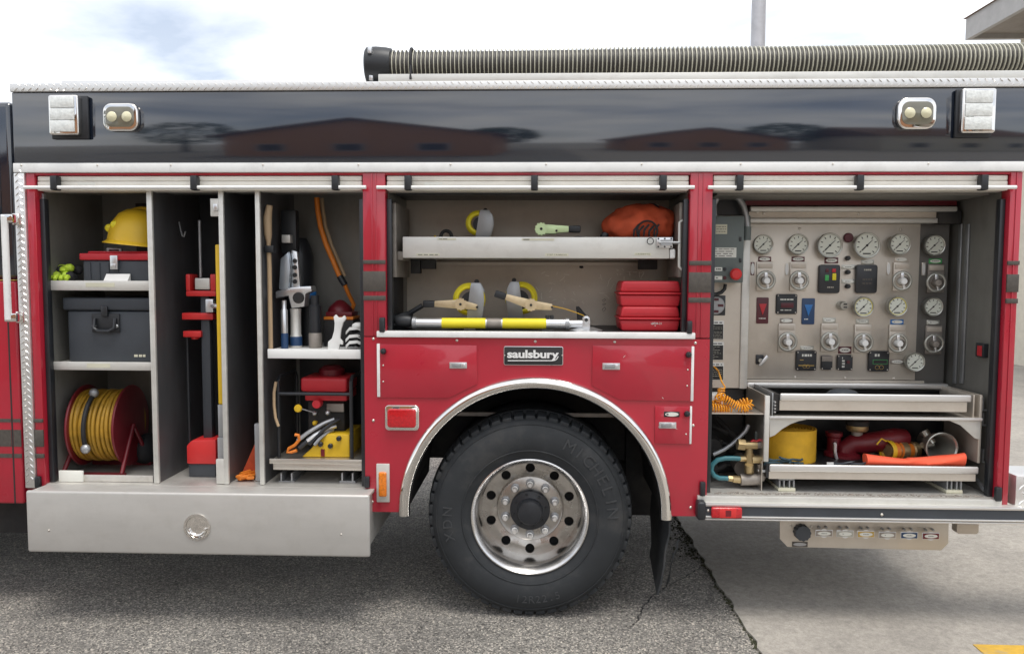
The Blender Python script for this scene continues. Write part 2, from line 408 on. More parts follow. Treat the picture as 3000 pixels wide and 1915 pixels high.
# moss and grit in the joint
bb = B(); rr = random.Random(3)
for i in range(1500):
    s_ = rr.uniform(-1.0, 4.2); p = gb + dl * s_ - nrm * abs(rr.gauss(0, .012 + (.05 if s_ > 1.2 else 0) * (1 if s_ < 3.2 else .6))) + nrm * .008
    r = rr.uniform(.002, .008)
    bb.ball((p.x, p.y, r * .3), (r * rr.uniform(.7, 1.6), r * rr.uniform(.7, 1.6), r * .8), 5, 4, .3, rr)
bb.end('moss_joint', 'moss', kind='stuff')
# cracks running off from the slab edge
for pl in ([(1990, 1575), (1950, 1720), (1915, 1745), (1885, 1775), (1868, 1815), (1845, 1842)], [(1950, 1722), (2010, 1690), (2060, 1655)]):
    bb = B(); prev = None; vs = []
    for i in range(len(pl) - 1):
        a, b_ = ground_at(S0(*pl[i])), ground_at(S0(*pl[i + 1]))
        for q in range(8):
            c = a.lerp(b_, q / 8); wd = random.uniform(.003, .009); j = random.uniform(-.008, .008)
            vs.append(((c.x - wd + j, c.y, .003), (c.x + wd + j, c.y + wd, .003)))
    fl = [v for pr in vs for v in pr]
    bb.add(fl, [(2 * i, 2 * i + 1, 2 * i + 3, 2 * i + 2) for i in range(len(vs) - 1)]).end('crack', 'chassis', asph)
# loose grit
bb = B()
for i in range(900):
    p = ground_at((rr.uniform(0, 2150), rr.uniform(1700, 1915))); r = rr.uniform(.002, .005)
    bb.ball((p.x, p.y, r * .4), (r, r * 1.2, r * .7), 5, 4, .3, rr)
bb.end('loose_grit', 'asphalt', kind='stuff')
p0, p1 = ground_at(S0(2850, 1888), .014), ground_at(S0(3010, 1895), .014)
bb = B().box(p0.x, p0.x + 2.4, p0.y - .12, p0.y, .012, .018).end('painted_line', 'line_yellow', kind='structure')

# ---- far things
bld = thing('fire_station', 'grey building with wide overhanging eaves beyond the truck roof', 'building', (9.6, 8, 0))
B().box(9.9, 19, 3.0, 12.6, 0, 6.7).end('wall', 'cream_wall', bld)
B().box(9.15, 19.5, 2.4, 13.0, 6.95, 7.02).end('soffit', 'soffit', bld)
bb = B().box(9.05, 9.15, 2.3, 13.1, 6.85, 7.3); bb.box(9.15, 19.5, 13.0, 13.1, 6.85, 7.3).box(9.15, 19.5, 2.3, 2.4, 6.85, 7.3).end('fascia', 'fascia', bld)
B().prism([(9.0, 7.3), (19.6, 7.3), (14.3, 9.6)], 2.25, 13.15).end('roof', 'roof_shingle', bld)
for i in range(3):
    f = B().box(9.86, 9.9, 4 + i * 2.8, 5.4 + i * 2.8, 2.2, 4.2).end('window', 'glass_dark', bld)
p = at(S0(2222, 60), 9.0)
po = B().lathe([(.13, 0), (.11, 7), (.09, 9.5)], (p.x, 9.0, 0), (0, 0, 1), 12).end('flag_pole', 'pole_metal', origin=(p.x, 9.0, 0))
tag(po, 'plain grey metal pole standing behind the suction hose', 'pole')
gw = B().box(7.6, 24, 7.2, 7.45, 0, 2.0); gw = gw.end('garden_wall', 'cream_wall', origin=(14, 7.3, 0))
tag(gw, 'low cream rendered wall behind the rear end of the truck', 'wall')
# houses across the road, behind the viewer: they show mirrored in the black band
def house(x, y, wd, dp, hw, hr, wm, label, face):
    h = thing('house', label, 'house', (x, y, 0), 'houses across the road')
    B().box(x - wd / 2, x + wd / 2, y - dp, y, 0, hw).end('wall', wm, h)
    if face == 'gable':
        B().prism([(x - wd / 2, hw + .01), (x + wd / 2, hw + .01), (x, hw + hr - .25)], y - dp + .1, y - .02).end('gable', wm, h)
        bb = B()
        for s in (-1, 1):
            bb.prism([(x + s * (wd / 2 + .5), hw - .35), (x + s * (wd / 2 + .5), hw - .1), (x, hw + hr + .1), (x, hw + hr - .2)], y - dp - .4, y + .5)
        bb.end('roof', 'roof_shingle', h)
    else:
        B().prismx([(y + .5, hw - .1), (y - dp / 2, hw + hr), (y - dp - .5, hw - .1)], x - wd / 2 - .4, x + wd / 2 + .4).end('roof', 'roof_shingle', h)
    for i in range(3):
        xx = x + (i - 1) * wd * .3
        f = B().box(xx - .6, xx + .6, y, y + .05, 1.0, 2.4).end('window', 'fascia', h)
        B().box(xx - .5, xx + .5, y + .05, y + .06, 1.1, 2.3).end('pane', 'glass_dark', f)
    return h
house(-6.8, -15, 10.4, 8, 4.1, 3.1, 'brick_brown', 'brown brick house with steep gable facing the truck', 'gable')
house(9.0, -24, 9.0, 8, 3.4, 3.3, 'brick_brown', 'low brown house with a dark gable roof', 'gable')
house(24, -22, 12, 9, 4.5, 3.0, 'cream_wall', 'cream house with a dark hipped roof', 'side')
def far_tree(x, y, h, r, label):
    t = thing('tree', label, 'tree', (x, y, 0), 'trees across the road')
    B().lathe([(.28, 0), (.2, h * .4), (.08, h * .8)], (x, y, 0), (0, 0, 1), 8).end('trunk', 'bark', t)
    bb = B(); q = random.Random(int(x * 7 + 99))
    for i in range(900):
        v = Vector((q.gauss(0, 1), q.gauss(0, 1), q.gauss(0, 1))).normalized() * r * q.uniform(.5, 1) ** .5
        c = Vector((x, y, h * .68)) + Vector((v.x, v.y, v.z * 1.15)); a = Vector((q.gauss(0, 1), q.gauss(0, 1), q.gauss(0, 1))).normalized() * .22; b_ = a.orthogonal() * .8
        bb.add([c - a, c + b_, c + a, c - b_], [(0, 1, 2, 3)])
    bb.end('crown', 'leaf', t)
far_tree(-2.2, -27, 7.0, 2.3, 'round green tree between the two brown houses'); far_tree(16.5, -30, 9, 3.0, 'tall green tree beside the cream house'); far_tree(-21, -24, 9, 3.2, 'broad green tree left of the brick house')

# ================================================================== FIRE TRUCK
T = thing('fire_truck', 'red fire engine with black upper band and open equipment compartments', 'fire truck')
def zz(Z, x, y, Y): return at(Z(x, y), Y)
# levels (metres) read from the photograph at the body side (Y = 0)
zTop = zz(D0, 1200, 212, 0).z; zTrimT = zz(D0, 1200, 382, 0).z; zTrimB = zz(D0, 1200, 405, 0).z
xL0, xL1, xL2 = zz(S0, 67, 950, 0).x, zz(S0, 91, 950, 0).x, zz(S0, 117, 950, 0).x       # tread-plate corner, left post
xA0, xA1 = zz(S0, 1066, 950, 0).x, zz(S0, 1130, 800, 0).x                                # post between left and middle bay
xB0, xB1 = zz(S0, 2018, 800, 0).x, zz(S0, 2080, 950, 0).x
xR0, xR1 = zz(S0, 2942, 950, 0).x, zz(S0, 2976, 950, 0).x
zHead = zz(S0, 1500, 505, 0).z
zOpenT = zz(S0, 1500, 563, 0).z
zFloorL = zz(Z2, 1100, 1100, 0).z; zFloorM = zz(Z3, 1200, 1200, 0).z; zFloorR = zz(Z6, 1100, 972, 0).z
zLowR = zz(S0, 2000, 1512, 0).z
W_ = 2.46
XE = xR1 + .3; XB = xR1 - .002
# upper black band
B().box(xL0 - .012, XE, -.004, .06, zTrimT, zTop).end('upper_band', 'black_paint', T, .006)
B().box(xL0 - .012, XE, .06, W_, zTop - .06, zTop - .012).end('roof_deck', 'alu_dull', T)
B().box(xL0, XB, W_ - .06, W_, .75, zTop - .07).end('far_side', 'red_paint', T)
B().box(xL0 - .004, xL0 + .03, .065, W_ - .07, .75, zTop - .07).end('front_bulkhead', 'alu_dull', T)
B().box(XB - .03, XB, .075, W_ - .07, zFloorR, zTrimT).end('rear_bulkhead', 'alu_dull', T)
trim = B().box(xL0 - .012, XE, -.014, .05, zTrimB, zTrimT - .001).end('drip_rail', 'white_trim', T, .004)
B().box(xL1 - .002, XB, .004, .05, zHead - .012, zTrimB - .001).end('header', 'red_paint', T)
# screws on the drip rail (shared mesh)
scr = B().lathe([(.0001, -.004), (.0035, -.0035), (.0055, -.0015), (.006, 0)], (0, 0, 0), (0, 1, 0), 10).end('screw', 'steel', T)
scr0 = scr; scr_first = [True]
def screw(p, parent=T, s=1.0, m=None):
    if scr_first[0]: o = scr0; scr_first[0] = False
    else: o = scr0.copy(); C.objects.link(o)
    o.parent = parent; o.location = Vector(p) - root_loc(parent); o.scale = (s, s, s); return o
for px in (62, 285, 500, 770, 1050, 1320, 1600, 1880, 2170, 2440, 2720): screw((zz(S0, px, 484, -.014).x, -.014, zTrimT - .012), trim, .9)
# bright tread plate cap along the roof edge, with raised bars
zc0, zc1 = zTop + .001, zz(S0, 1500, 238, 0).z
cap = B().box(xL0 - .016, XE, -.012, .12, zc0, zc1).end('tread_plate_cap', 'alu', T, .004)
def bars(parent, x0, x1, z0, z1, y, pitch, rows, vertical=False):
    bb = B(); k = 0
    nrow = rows
    if not vertical:
        x = x0 + pitch * .5
        while x < x1:
            for r in range(nrow):
                zc = z0 + (z1 - z0) * (r + .5) / nrow; s = 1 if (r) % 2 == 0 else -1; xx = x + (pitch * .5 if r % 2 else 0)
                bb.add(lozenge(xx, y, zc, (z1 - z0) / nrow * .42, s), LOZ)
            x += pitch
    else:
        z = z0 + pitch * .5
        while z < z1:
            for r in range(nrow):
                xc = x0 + (x1 - x0) * (r + .5) / nrow; s = 1 if r % 2 == 0 else -1
                bb.add(lozenge(xc, y, z + (pitch * .5 if r % 2 else 0), (x1 - x0) / nrow * .42, s), LOZ)
            z += pitch
    return bb.end('tread_bars', 'chrome', parent, kind='stuff')
LOZ = [(0, 1, 4), (1, 2, 5, 4), (2, 3, 5), (3, 0, 4, 5)]
def lozenge(x, y, z, h, s):
    d = Vector((h * s, 0, h)); n_ = Vector((-h * s, 0, h)) * .28 if s else Vector()
    c = Vector((x, y, z)); up = Vector((0, -.0028, 0))
    return [c - d, c + n_, c + d, c - n_, c - d * .55 + up, c + d * .55 + up]
bars(cap, xL0, XE, zc0, zc1, -.0121, .036, 2)
# second, set-back tread plate edge on the roof
rear_lip = B().box(zz(S0, 180, 240, .8).x, zz(S0, 1120, 240, .8).x, .8, .84, zTop - .01, zz(S0, 700, 234, .8).z).end('roof_lip', 'alu', T, .004)
bars(rear_lip, zz(S0, 190, 240, .8).x, zz(S0, 1110, 240, .8).x, zTop + .06, zz(S0, 700, 236, .8).z, .7999, .036, 2)
# tread-plate corner strip on the left
cor = B().box(xL0 - .012, xL1, -.012, .06, zFloorL - .02, zTrimB - .002).end('corner_plate', 'alu', T, .004)
bars(cor, xL0 - .008, xL1 - .004, zFloorL, zTrimB - .01, -.0121, .033, 2, True)
# posts
def post(x0, x1, zb, ribs):
    p = B().box(x0, x1, -.002, .07, zb, zTrimB - .002).end('door_post', 'red_paint', T, .004)
    for r in ribs: B().box(x0 + (x1 - x0) * r - .003, x0 + (x1 - x0) * r + .003, -.0075, .001, zb + .002, zTrimB - .004).end('post_rib', 'red_paint', p, .002)
    return p
pL = post(xL1 + .002, xL2, zFloorL - .02, [])
pA = post(xA0, xA1, zz(S0, 1100, 985, 0).z, [.42, .6])
pB = post(xB0, xB1, zz(S0, 2050, 990, 0).z, [.38, .58])
pR = post(xR0, xR1, zFloorR - .05, [.5])
def stripes(p, x0, x1, Z, rows, xs):
    for y0, y1 in rows:
        B().box(x0 - .0005, x1 + .0005, -.0088, .0, zz(Z, xs, y1, 0).z, zz(Z, xs, y0, 0).z).end('stripe', 'stripe_grey', p, .001)
stripes(pL, xL1 + .002, xL2, S0, [(1226, 1236), (1258, 1307), (1328, 1340)], 110)
stripes(pA, xA0, xA1, Z3, [(715, 741), (790, 925), (954, 985)], 100)
stripes(pB, xB0, xB1, Z3, [(720, 750), (797, 932), (967, 1000)], 2280)
stripes(pR, xR0, xR1, Z5, [(690, 716), (776, 890), (932, 962)], 2090)

# compartments: walls, ceiling, floor, back
def bay(x0, x1, zf, dp, wm, bm_, fm):
    t = .018; h = zTrimB - .01
    B().box(x0 - t, x0, .072, dp, zf - .01, h).end('side_wall', wm, T)
    B().box(x1, x1 + t, .072, dp, zf - .01, h).end('side_wall', wm, T)
    B().box(x0 - t, x1 + t, dp + .001, dp + .02, zf - .02, h).end('back_wall', bm_, T)
    B().box(x0 + .001, x1 - .001, .072, dp - .001, h - .02, h - .002).end('ceiling', wm, T)
    return B().box(x0 + .001, x1 - .001, .002, dp - .001, zf - .03, zf).end('floor', fm, T)
DL, DM, DR = .60, .62, .56
bay(xL2, xA0, zFloorL, DL, 'grey_wall', 'grey_wall', 'alu_dull')
bay(xA1, xB0, zFloorM, DM, 'grey_wall', 'wall_steel', 'black_plastic')
bay(xB1, xR0, zFloorR, DR, 'grey_wall', 'grey_wall', 'alu_dull')
# dark rubber door tracks down each jamb
for x, s, zf in ((xL2, 1, zFloorL), (xA0, -1, zFloorL), (xA1, 1, zFloorM), (xB0, -1, zFloorM), (xB1, 1, zFloorR), (xR0, -1, zFloorR)):
    a, b_ = sorted((x + s * .001, x + s * .026))
    B().box(a, b_, .03, .068, zf + .002, zOpenT - .03).end('door_track', 'black_satin', T, .003)
# rolled-up shutters: two visible slats, bottom rail, lift bar, straps
def shutter(x0, x1, barx0, barx1, straps, yref):
    za = zHead - .014
    z0 = zz(S0, yref, 560, .02).z
    h = (za - z0)
    d = B().box(x0 + .004, x1 - .004, .07, .10, z0, za).end('roller_shutter', 'alu_dull', T)
    for i, (u, v, yy) in enumerate(((0.0, .34, .012), (.36, .70, .010), (.71, .98, .006))):
        B().box(x0 + .006, x1 - .006, yy, .069, za - h * v, za - h * u).end('slat', 'slat_cream', d, .005)
    zb = zz(S0, yref, 549, -.02).z
    b_ = B().bar((barx0, -.02, zb), (barx1, -.02, zb), .0095, 12).end('lift_bar', 'white_trim', d)
    for s in straps:
        B().box(s - .017, s + .017, -.034, .011, zb - .014, za - .004).end('strap_bracket', 'black_plastic', d, .005)
    B().box(x0 + .004, x1 - .004, .101, .30, zOpenT + .02, zOpenT + .03).end('shutter_shield', 'grey_wall', d)
    for (u, w2) in ((.3, 0),):
        a = x0 + (x1 - x0) * .13
        B().box(a, a + .09, .0085, .0099, za - h * .62, za - h * .44).end('sticker', 'label_white', d)
shutter(xL2, xA0, zz(S0, 78, 549, 0).x, zz(S0, 1075, 549, 0).x, [zz(D0, v, 430, 0).x for v in (134, 461, 791)], 500)
shutter(xA1, xB0, zz(S0, 1106, 549, 0).x, zz(S0, 2032, 552, 0).x, [zz(D0, v, 430, 0).x for v in (961, 1257, 1558)], 1500)
shutter(xB1, xR0, zz(S0, 2072, 545, 0).x, zz(S0, 2970, 540, 0).x, [zz(D0, v, 430, 0).x for v in (1737, 2018, 2308)], 2450)

# ---- red lower panel with wheel arch
ac = zz(Z4, 880, 938, 0); ar = 664 * .58561 * mpp(0); tr = 30 * .58561 * mpp(0)
zPT = zz(Z4, 900, 68, 0).z
xPl = xA0 + .001; xPr = xB1 + .0
zBl, zBr = zz(Z4, 130, 935, 0).z, zz(Z4, 1640, 958, 0).z
arc = [(ac.x + ar * math.cos(a), ac.z + ar * math.sin(a)) for a in [math.pi * i / 40 for i in range(41)]]
zB_ = (zBl + zBr) / 2
pts = [(xPl, zPT), (xPl, zB_), (ac.x - ar, zB_)] + arc[::-1] + [(ac.x + ar, zB_), (xPr, zB_), (xPr, zPT)]
fen = B().prism(pts, -.003, .02).end('fender_panel', 'red_paint', T)
# white sill over it
B().box(zz(Z3, 128, 1225, 0).x, zz(Z3, 2258, 1225, 0).x, -.022, .03, zPT + .001, zFloorM + .003).end('sill', 'white_trim', T, .003)
# chrome arch
bb = B(); na = 64
a0 = math.atan2(zz(Z4, 215, 945, 0).z - ac.z, -1); 
ptsA = []
for i in range(na + 1):
    a = -.02 + (math.pi + .04) * i / na
    ptsA.append((ac.x + ar * math.cos(a), -.012, ac.z + ar * math.sin(a)))
ends = [(ptsA[0][0], -.012, zB_ - .012)], [(ptsA[-1][0], -.012, zB_ - .012)]
bb.tube(ends[0] + ptsA[1:-1] + ends[1], tr, 14).end('wheel_arch_trim', 'chrome', T)
# wheel well liner
bb = B(); rw = ar - .012
for i in range(24):
    a, b_ = math.pi * i / 24, math.pi * (i + 1) / 24
    q = [(ac.x + rw * math.cos(t), ac.z + rw * math.sin(t)) for t in (a, b_)]
    bb.add([(q[0][0], .021, q[0][1]), (q[1][0], .021, q[1][1]), (q[1][0], .8, q[1][1]), (q[0][0], .8, q[0][1])], [(0, 1, 2, 3)])
bb.end('wheel_well', 'chassis', T)
B().prism([(ac.x - rw, .66), (ac.x + rw, .66)] + [(ac.x + rw * math.cos(t), ac.z + rw * math.sin(t)) for t in [math.pi * i / 24 for i in range(25)] if ac.z + rw * math.sin(t) > .67], .8, .82).end('well_back', 'chassis', T)
B().box(ac.x - .5, ac.x + .5, .3, .32, ac.z + .44, ac.z + .46).end('well_bracket', 'galv', T)
# access doors in the red panel
def adoor(poly, Z, latch, knob, hinge, rivets, lbl=None):
    pp = [(zz(Z, x, y, -.003).x, zz(Z, x, y, -.003).z) for x, y in poly]
    d = B().prism(pp, -.011, -.0035).end('access_door', 'red_paint', fen, .0015)
    a = rect(Z, *latch, -.012)
    l = B().box(a[0], a[1], -.0155, -.0112, a[2], a[3]).end('latch', 'silver', fen, .0015)
    w2, h2 = a[1] - a[0], a[3] - a[2]
    B().box(a[0] + w2 * .12, a[0] + w2 * .66, -.0185, -.0156, a[2] + h2 * .2, a[3] - h2 * .2).end('latch_paddle', 'grey_metal', l, .001)
    B().box(a[0] + w2 * .69, a[1] - w2 * .08, -.022, -.0156, a[2] + h2 * .16, a[3] - h2 * .16).end('latch_button', 'silver', l, .002)
    k_ = zz(Z, *knob, -.02)
    B().lathe([(.0001, -.034), (.012, -.031), (.016, -.02), (.014, -.011)], (k_.x, 0, k_.z), (0, 1, 0), 16).end('bumper', 'black_plastic', fen)
    h = rect(Z, *hinge, -.012); B().box(h[0], h[1], -.0145, -.0032, h[2], h[3]).end('hinge', 'white_trim', fen, .002)
    for r in rivets: q = zz(Z, *r, -.011); screw((q.x, -.011, q.z), fen, .8)
adoor([(1168, 122), (2312, 132), (2298, 766), (1495, 756), (1160, 585)], ZH, (1283, 328, 1485, 404), (2280, 232), (2308, 136, 2340, 768), [(2270, 406), (2263, 591)])
adoor([(104, 98), (592, 104), (596, 296), (450, 368), (106, 364)], Z4, (456, 189, 543, 220), (124, 134), (93, 96, 108, 362), [(124, 205), (124, 286)])
adoor([(1888, 822), (2306, 828), (2296, 1262), (1886, 1254)], ZH, (1935, 1010, 2136, 1082), (2262, 915), (2292, 828, 2316, 1262), [(2250, 1150)])
a = rect(ZH, 1994, 888, 2176, 950, -.012)
lb = B().box(a[0], a[1], -.0135, -.0112, a[2], a[3]).end('label_plate', 'ink', fen, .001)
B().lathe([(.0001, 0), (1, 0), (1, .001)], (0, 0, 0), (0, 1, 0), 24).rot(Matrix.Translation(((a[0] + a[1]) / 2, -.0146, (a[2] + a[3]) / 2)) @ Matrix.Diagonal(((a[1] - a[0]) * .43, 1, (a[3] - a[2]) * .38, 1))).end('label_oval', 'label_white', lb)
dashes(a[0] + .012, a[1] - .012, a[2] + .006, a[3] - .006, -.0148, 1, 'ink', lb)
for x, y in ((75, 72), (493, 80), (885, 85), (1282, 88), (1686, 93), (75, 480), (1675, 505), (1662, 915), (70, 886)):
    q = zz(Z4, x, y, -.003); screw((q.x, -.003, q.z), fen, 1.3)
# paint chips
for x0, y0, x1, y1 in ((1524, 265, 1550, 235), (1972, 724, 1992, 742), (1930, 1060, 1940, 1082), (2128, 1085, 2152, 1088)):
    p, q = zz(ZH, x0, y0, -.0114), zz(ZH, x1, y1, -.0114); d = (q - p).normalized(); nn = Vector((-d.z, 0, d.x)) * .0011
    B().add([p - nn, q - nn * .4, q + nn * .4, p + nn], [(0, 1, 2, 3)]).end('paint_chip', 'label_white', fen)
# maker's plate
a = rect(ZH, 142, 134, 828, 352, -.003)
pl_ = B().prism(rrect(*a, .009), -.009, -.0032).end('name_plate', 'silver', T, .001)
B().prism(rrect(a[0] + .003, a[1] - .003, a[2] + .003, a[3] - .003, .007), -.0105, -.0091).end('plate_field', 'ink', pl_, .0004)
c = zz(ZH, 482, 236, -.011)
wtx = (a[1] - a[0])
ltr = put_text('saulsbury', ((a[0] + a[1]) / 2 - .002, -.0125, c.z - .001), wtx * .87, 'white_plastic', pl_, (a[3] - a[2]) * .56, bold=.034, space=.97)
yy = zz(ZH, 400, 300, -.011).z
und = [zz(ZH, x, y, -.0122) for x, y in ((188, 300), (700, 300), (735, 294), (757, 278), (772, 250))]
B().ribbon(und, (0, 1, 0), .002, .0046).end('underline', 'white_plastic', pl_)
for x in (152, 818): q = zz(ZH, x, 240, -.0105); screw((q.x, -.0105, q.z), pl_, .6)
# tail lamp and amber marker
a = rect(Z4, 135, 402, 305, 528, -.003)
tl = B().prism(rrect(*a, .02), -.016, -.0035).end('tail_lamp', 'chrome', T, .004, 3)
ww, hh = a[1] - a[0], a[3] - a[2]
B().prism(rrect(a[0] + ww * .08, a[1] - ww * .08, a[2] + hh * .13, a[3] - hh * .13, .016), -.032, -.0162).end('lens', 'tail_red', tl, .007, 4)
a = rect(Z4, 92, 694, 158, 886, -.003)
am = B().box(a[0], a[1], -.014, -.0035, a[2], a[3]).end('marker_lamp', 'tray_alu', T, .004)
ww, hh = a[1] - a[0], a[3] - a[2]
B().box(a[0] + ww * .2, a[1] - ww * .2, -.03, -.0142, a[2] + hh * .16, a[3] - hh * .2).end('lens', 'amber', am, .008, 3)
# mud flap
fr_ = [zz(D0, x, y, .02) for x, y in ((1566, 1190), (1570, 1225), (1573, 1252), (1566, 1290), (1558, 1330), (1550, 1370), (1546, 1398))]
xb_ = zz(D0, 1529, 1290, .6).x
bb = B()
for i, p in enumerate(fr_):
    k_ = .006 * math.sin(i * 1.7)
    bb.v += [Vector((p.x + k_, .02, p.z)), Vector((xb_ + k_, .6, p.z)), Vector((xb_ + .007 + k_, .6, p.z)), Vector((p.x + .01 + k_, .02, p.z))]
n_ = len(fr_)
for i in range(n_ - 1):
    for j in range(4): bb.f.append([i * 4 + j, i * 4 + (j + 1) % 4, i * 4 + 4 + (j + 1) % 4, i * 4 + 4 + j]); bb.m.append(0)
bb.f += [[0, 1, 2, 3], [4 * n_ - 4 + j for j in range(4)]]; bb.m += [0, 0]
bb.end('mud_flap', 'rubber', T)
bx0, bx1 = zz(D0, 1470, 1150, .75).x, zz(D0, 1700, 1150, .75).x
B().box(bx0, bx1, .75, 1.6, zz(D0, 1520, 1212, .75).z, zFloorM - .1).end('dark_filler_box', 'chassis', T, .01)  # dark box added to black out the gap behind the tyre

# ---- wheel
rimc = zz(Z4, 857, 952, .035)
wx, wz = rimc.x, .535
def make_wheel(y, outer=True):
    ty = [(.300, .0), (.318, -.008), (.36, -.028), (.42, -.034), (.47, -.026), (.502, -.006), (.516, .012), (.519, .03), (.519, .22), (.516, .24), (.50, .255), (.45, .27), (.36, .262), (.3, .24)]
    b_ = B(); b_.lathe([(r, h + y) for r, h in ty], (wx, 0, wz), (0, 1, 0), 96, cap=False)
    # raised rings on the side wall
    for r, h in ((.487, -.0165), (.352, -.0265)): b_.torus((wx, y + h, wz), (0, 1, 0), r, .0035, 72, 6)
    wh = b_.end('wheel', 'rubber', T, ang=50)
    return wh
wy = .055
wh = make_wheel(wy)
# tread blocks round the shoulder
tb = None; NB = 54
for k in range(NB):
    a = 2 * math.pi * k / NB
    if tb is None:
        b_ = B(); hw = .0245
        b_.add([(x, yy, z) for yy, z0, z1 in ((.004, .505, .528), (.10, .51, .5425)) for z, x in ((z0, -hw), (z0, hw), (z1, hw * .93), (z1, -hw * .93))],
               [(0, 1, 2, 3), (4, 7, 6, 5), (0, 4, 5, 1), (1, 5, 6, 2), (2, 6, 7, 3), (3, 7, 4, 0)])
        tb = b_.end('tread_block', 'rubber', None, .003); tb.parent = wh; o = tb
    else:
        o = tb.copy(); C.objects.link(o)
    o.location = (wx, wy, wz); o.rotation_euler = (0, a, 0)
B().lathe([(.51, .105), (.535, .108), (.5425, .115), (.5425, .2), (.535, .215), (.51, .22)], (wx, wy, wz), (0, 1, 0), 72, cap=False).end('tread_band', 'rubber', wh)
# raised lettering round the tyre
def arc_text(txt, rad, a_mid, size, step):
    b_ = B(); n_ = len(txt)
    for i, ch in enumerate(txt):
        if ch == ' ': continue
        vs, fs = text_b(ch, size, .0, .0022)
        ang = a_mid - (i - (n_ - 1) / 2) * step     # angle measured counter-clockwise from +x
        rt = ang - math.pi / 2
        o = len(b_.v)
        out_ = []
        for v in vs:
            x, z = v.x, v.y
            X = (x * math.cos(rt) - z * math.sin(rt)); Zz = (x * math.sin(rt) + z * math.cos(rt))
            out_.append((wx + rad * math.cos(ang) + X, wy - .0335 - v.z * 1.0, wz + rad * math.sin(ang) + Zz))
        b_.add(out_, fs)
    return b_.end('raised_lettering', 'tyre_letters', wh)
arc_text('MICHELIN', .425, R_(33), .085, R_(8.2))
arc_text('XDN', .425, R_(185), .07, R_(9))
def arc_text_in(txt, rad, a_mid, size, step):   # reads upright at the bottom of the tyre
    b_ = B(); n_ = len(txt)
    for i, ch in enumerate(txt):
        if ch == ' ': continue
        vs, fs = text_b(ch, size, .0, .0022); ang = a_mid + (i - (n_ - 1) / 2) * step; rt = ang + math.pi / 2; out_ = []
        for v in vs:
            X = v.x * math.cos(rt) - v.y * math.sin(rt); Zz = v.x * math.sin(rt) + v.y * math.cos(rt)
            out_.append((wx + rad * math.cos(ang) + X, wy - .0335 - v.z, wz + rad * math.sin(ang) + Zz))
        b_.add(out_, fs)
    return b_.end('raised_lettering', 'tyre_letters', wh)
arc_text_in('12R22.5', .432, R_(-84), .055, R_(4.6))
# rim: lip, barrel, dished disc with hand holes
rl = [(.298, .012), (.308, -.002), (.306, -.012), (.3, -.014), (.292, -.006), (.282, .008), (.273, .026), (.267, .05), (.264, .09), (.259, .145)]
B().lathe([(r, h + wy) for r, h in rl] + [(.27, .16 + wy), (.29, .16 + wy)], (wx, 0, wz), (0, 1, 0), 96, cap=False).end('rim', 'rim_alu', wh)
# disc with ten hand holes made as real openings
def disc(y):
    b_ = B(); NH = 10; hr = .0255; rc = .221; sub = 12
    for k in range(NH):
        ac_ = 2 * math.pi * (k + .5) / NH; c0 = ac_ - math.pi / NH; c1 = ac_ + math.pi / NH
        ring = []; outr = []
        for j in range(24):
            t = 2 * math.pi * j / 24
            hx, hz = rc * math.cos(ac_) + hr * math.cos(ac_ + t), rc * math.sin(ac_) + hr * math.sin(ac_ + t)
            # outer boundary of the cell in polar coordinates (square in r/angle)
            cr, ct = math.cos(t), math.sin(t); q = max(abs(cr), abs(ct)); u, v = cr / q, ct / q
            rr_ = (.176 + .260) / 2 + u * (.260 - .176) / 2; aa = ac_ + v * math.pi / NH
            ring.append((hx, hz)); outr.append((rr_ * math.cos(aa), rr_ * math.sin(aa)))
        def dep(x, z):
            r = math.hypot(x, z); return y + (.155 if r < .18 else .155 - .012 * min(1, (r - .18) / .03) )
        o = len(b_.v)
        for (x, z) in ring: b_.v.append(Vector((wx + x, dep(x, z), wz + z)))
        for (x, z) in outr: b_.v.append(Vector((wx + x, dep(x, z), wz + z)))
        for (x, z) in ring: b_.v.append(Vector((wx + x, dep(x, z) + .014, wz + z)))
        for j in range(24):
            j2 = (j + 1) % 24
            b_.f.append([o + j, o + j2, o + 24 + j2, o + 24 + j]); b_.m.append(0)
            b_.f.append([o + j, o + 48 + j, o + 48 + j2, o + j2]); b_.m.append(0)
    return b_
disc(wy).end('wheel_disc', 'disc_alu', wh)
B().lathe([(.1775, .16 + wy), (.176, .146 + wy), (.168, .14 + wy), (.1, .14 + wy), (.1, .16 + wy)], (wx, 0, wz), (0, 1, 0), 64, cap=False).end('bolt_flange', 'disc_alu', wh)
B().lathe([(.255, .2 + wy), (.05, .2 + wy)], (wx, 0, wz), (0, 1, 0), 40, cap=False).end('brake_drum', 'chassis', wh)
hubp = [(.106, .145), (.108, .11), (.104, .10), (.09, .097), (.07, .092), (.066, .06), (.06, .05), (.045, .046), (.0001, .045)]
B().lathe([(r, h + wy) for r, h in hubp], (wx, 0, wz), (0, 1, 0), 40).end('hub', 'black_satin', wh)
hb = None
for k in range(8):
    a = 2 * math.pi * k / 8 + .2
    if hb is None: hb = B().lathe([(.0001, -.006), (.006, -.005), (.0075, 0)], (0, 0, 0), (0, 1, 0), 6).end('hub_bolt', 'black_plastic', None); hb.parent = wh; o = hb
    else: o = hb.copy(); C.objects.link(o)
    o.location = (wx + .088 * math.cos(a), wy + .097, wz + .088 * math.sin(a))
ln = None
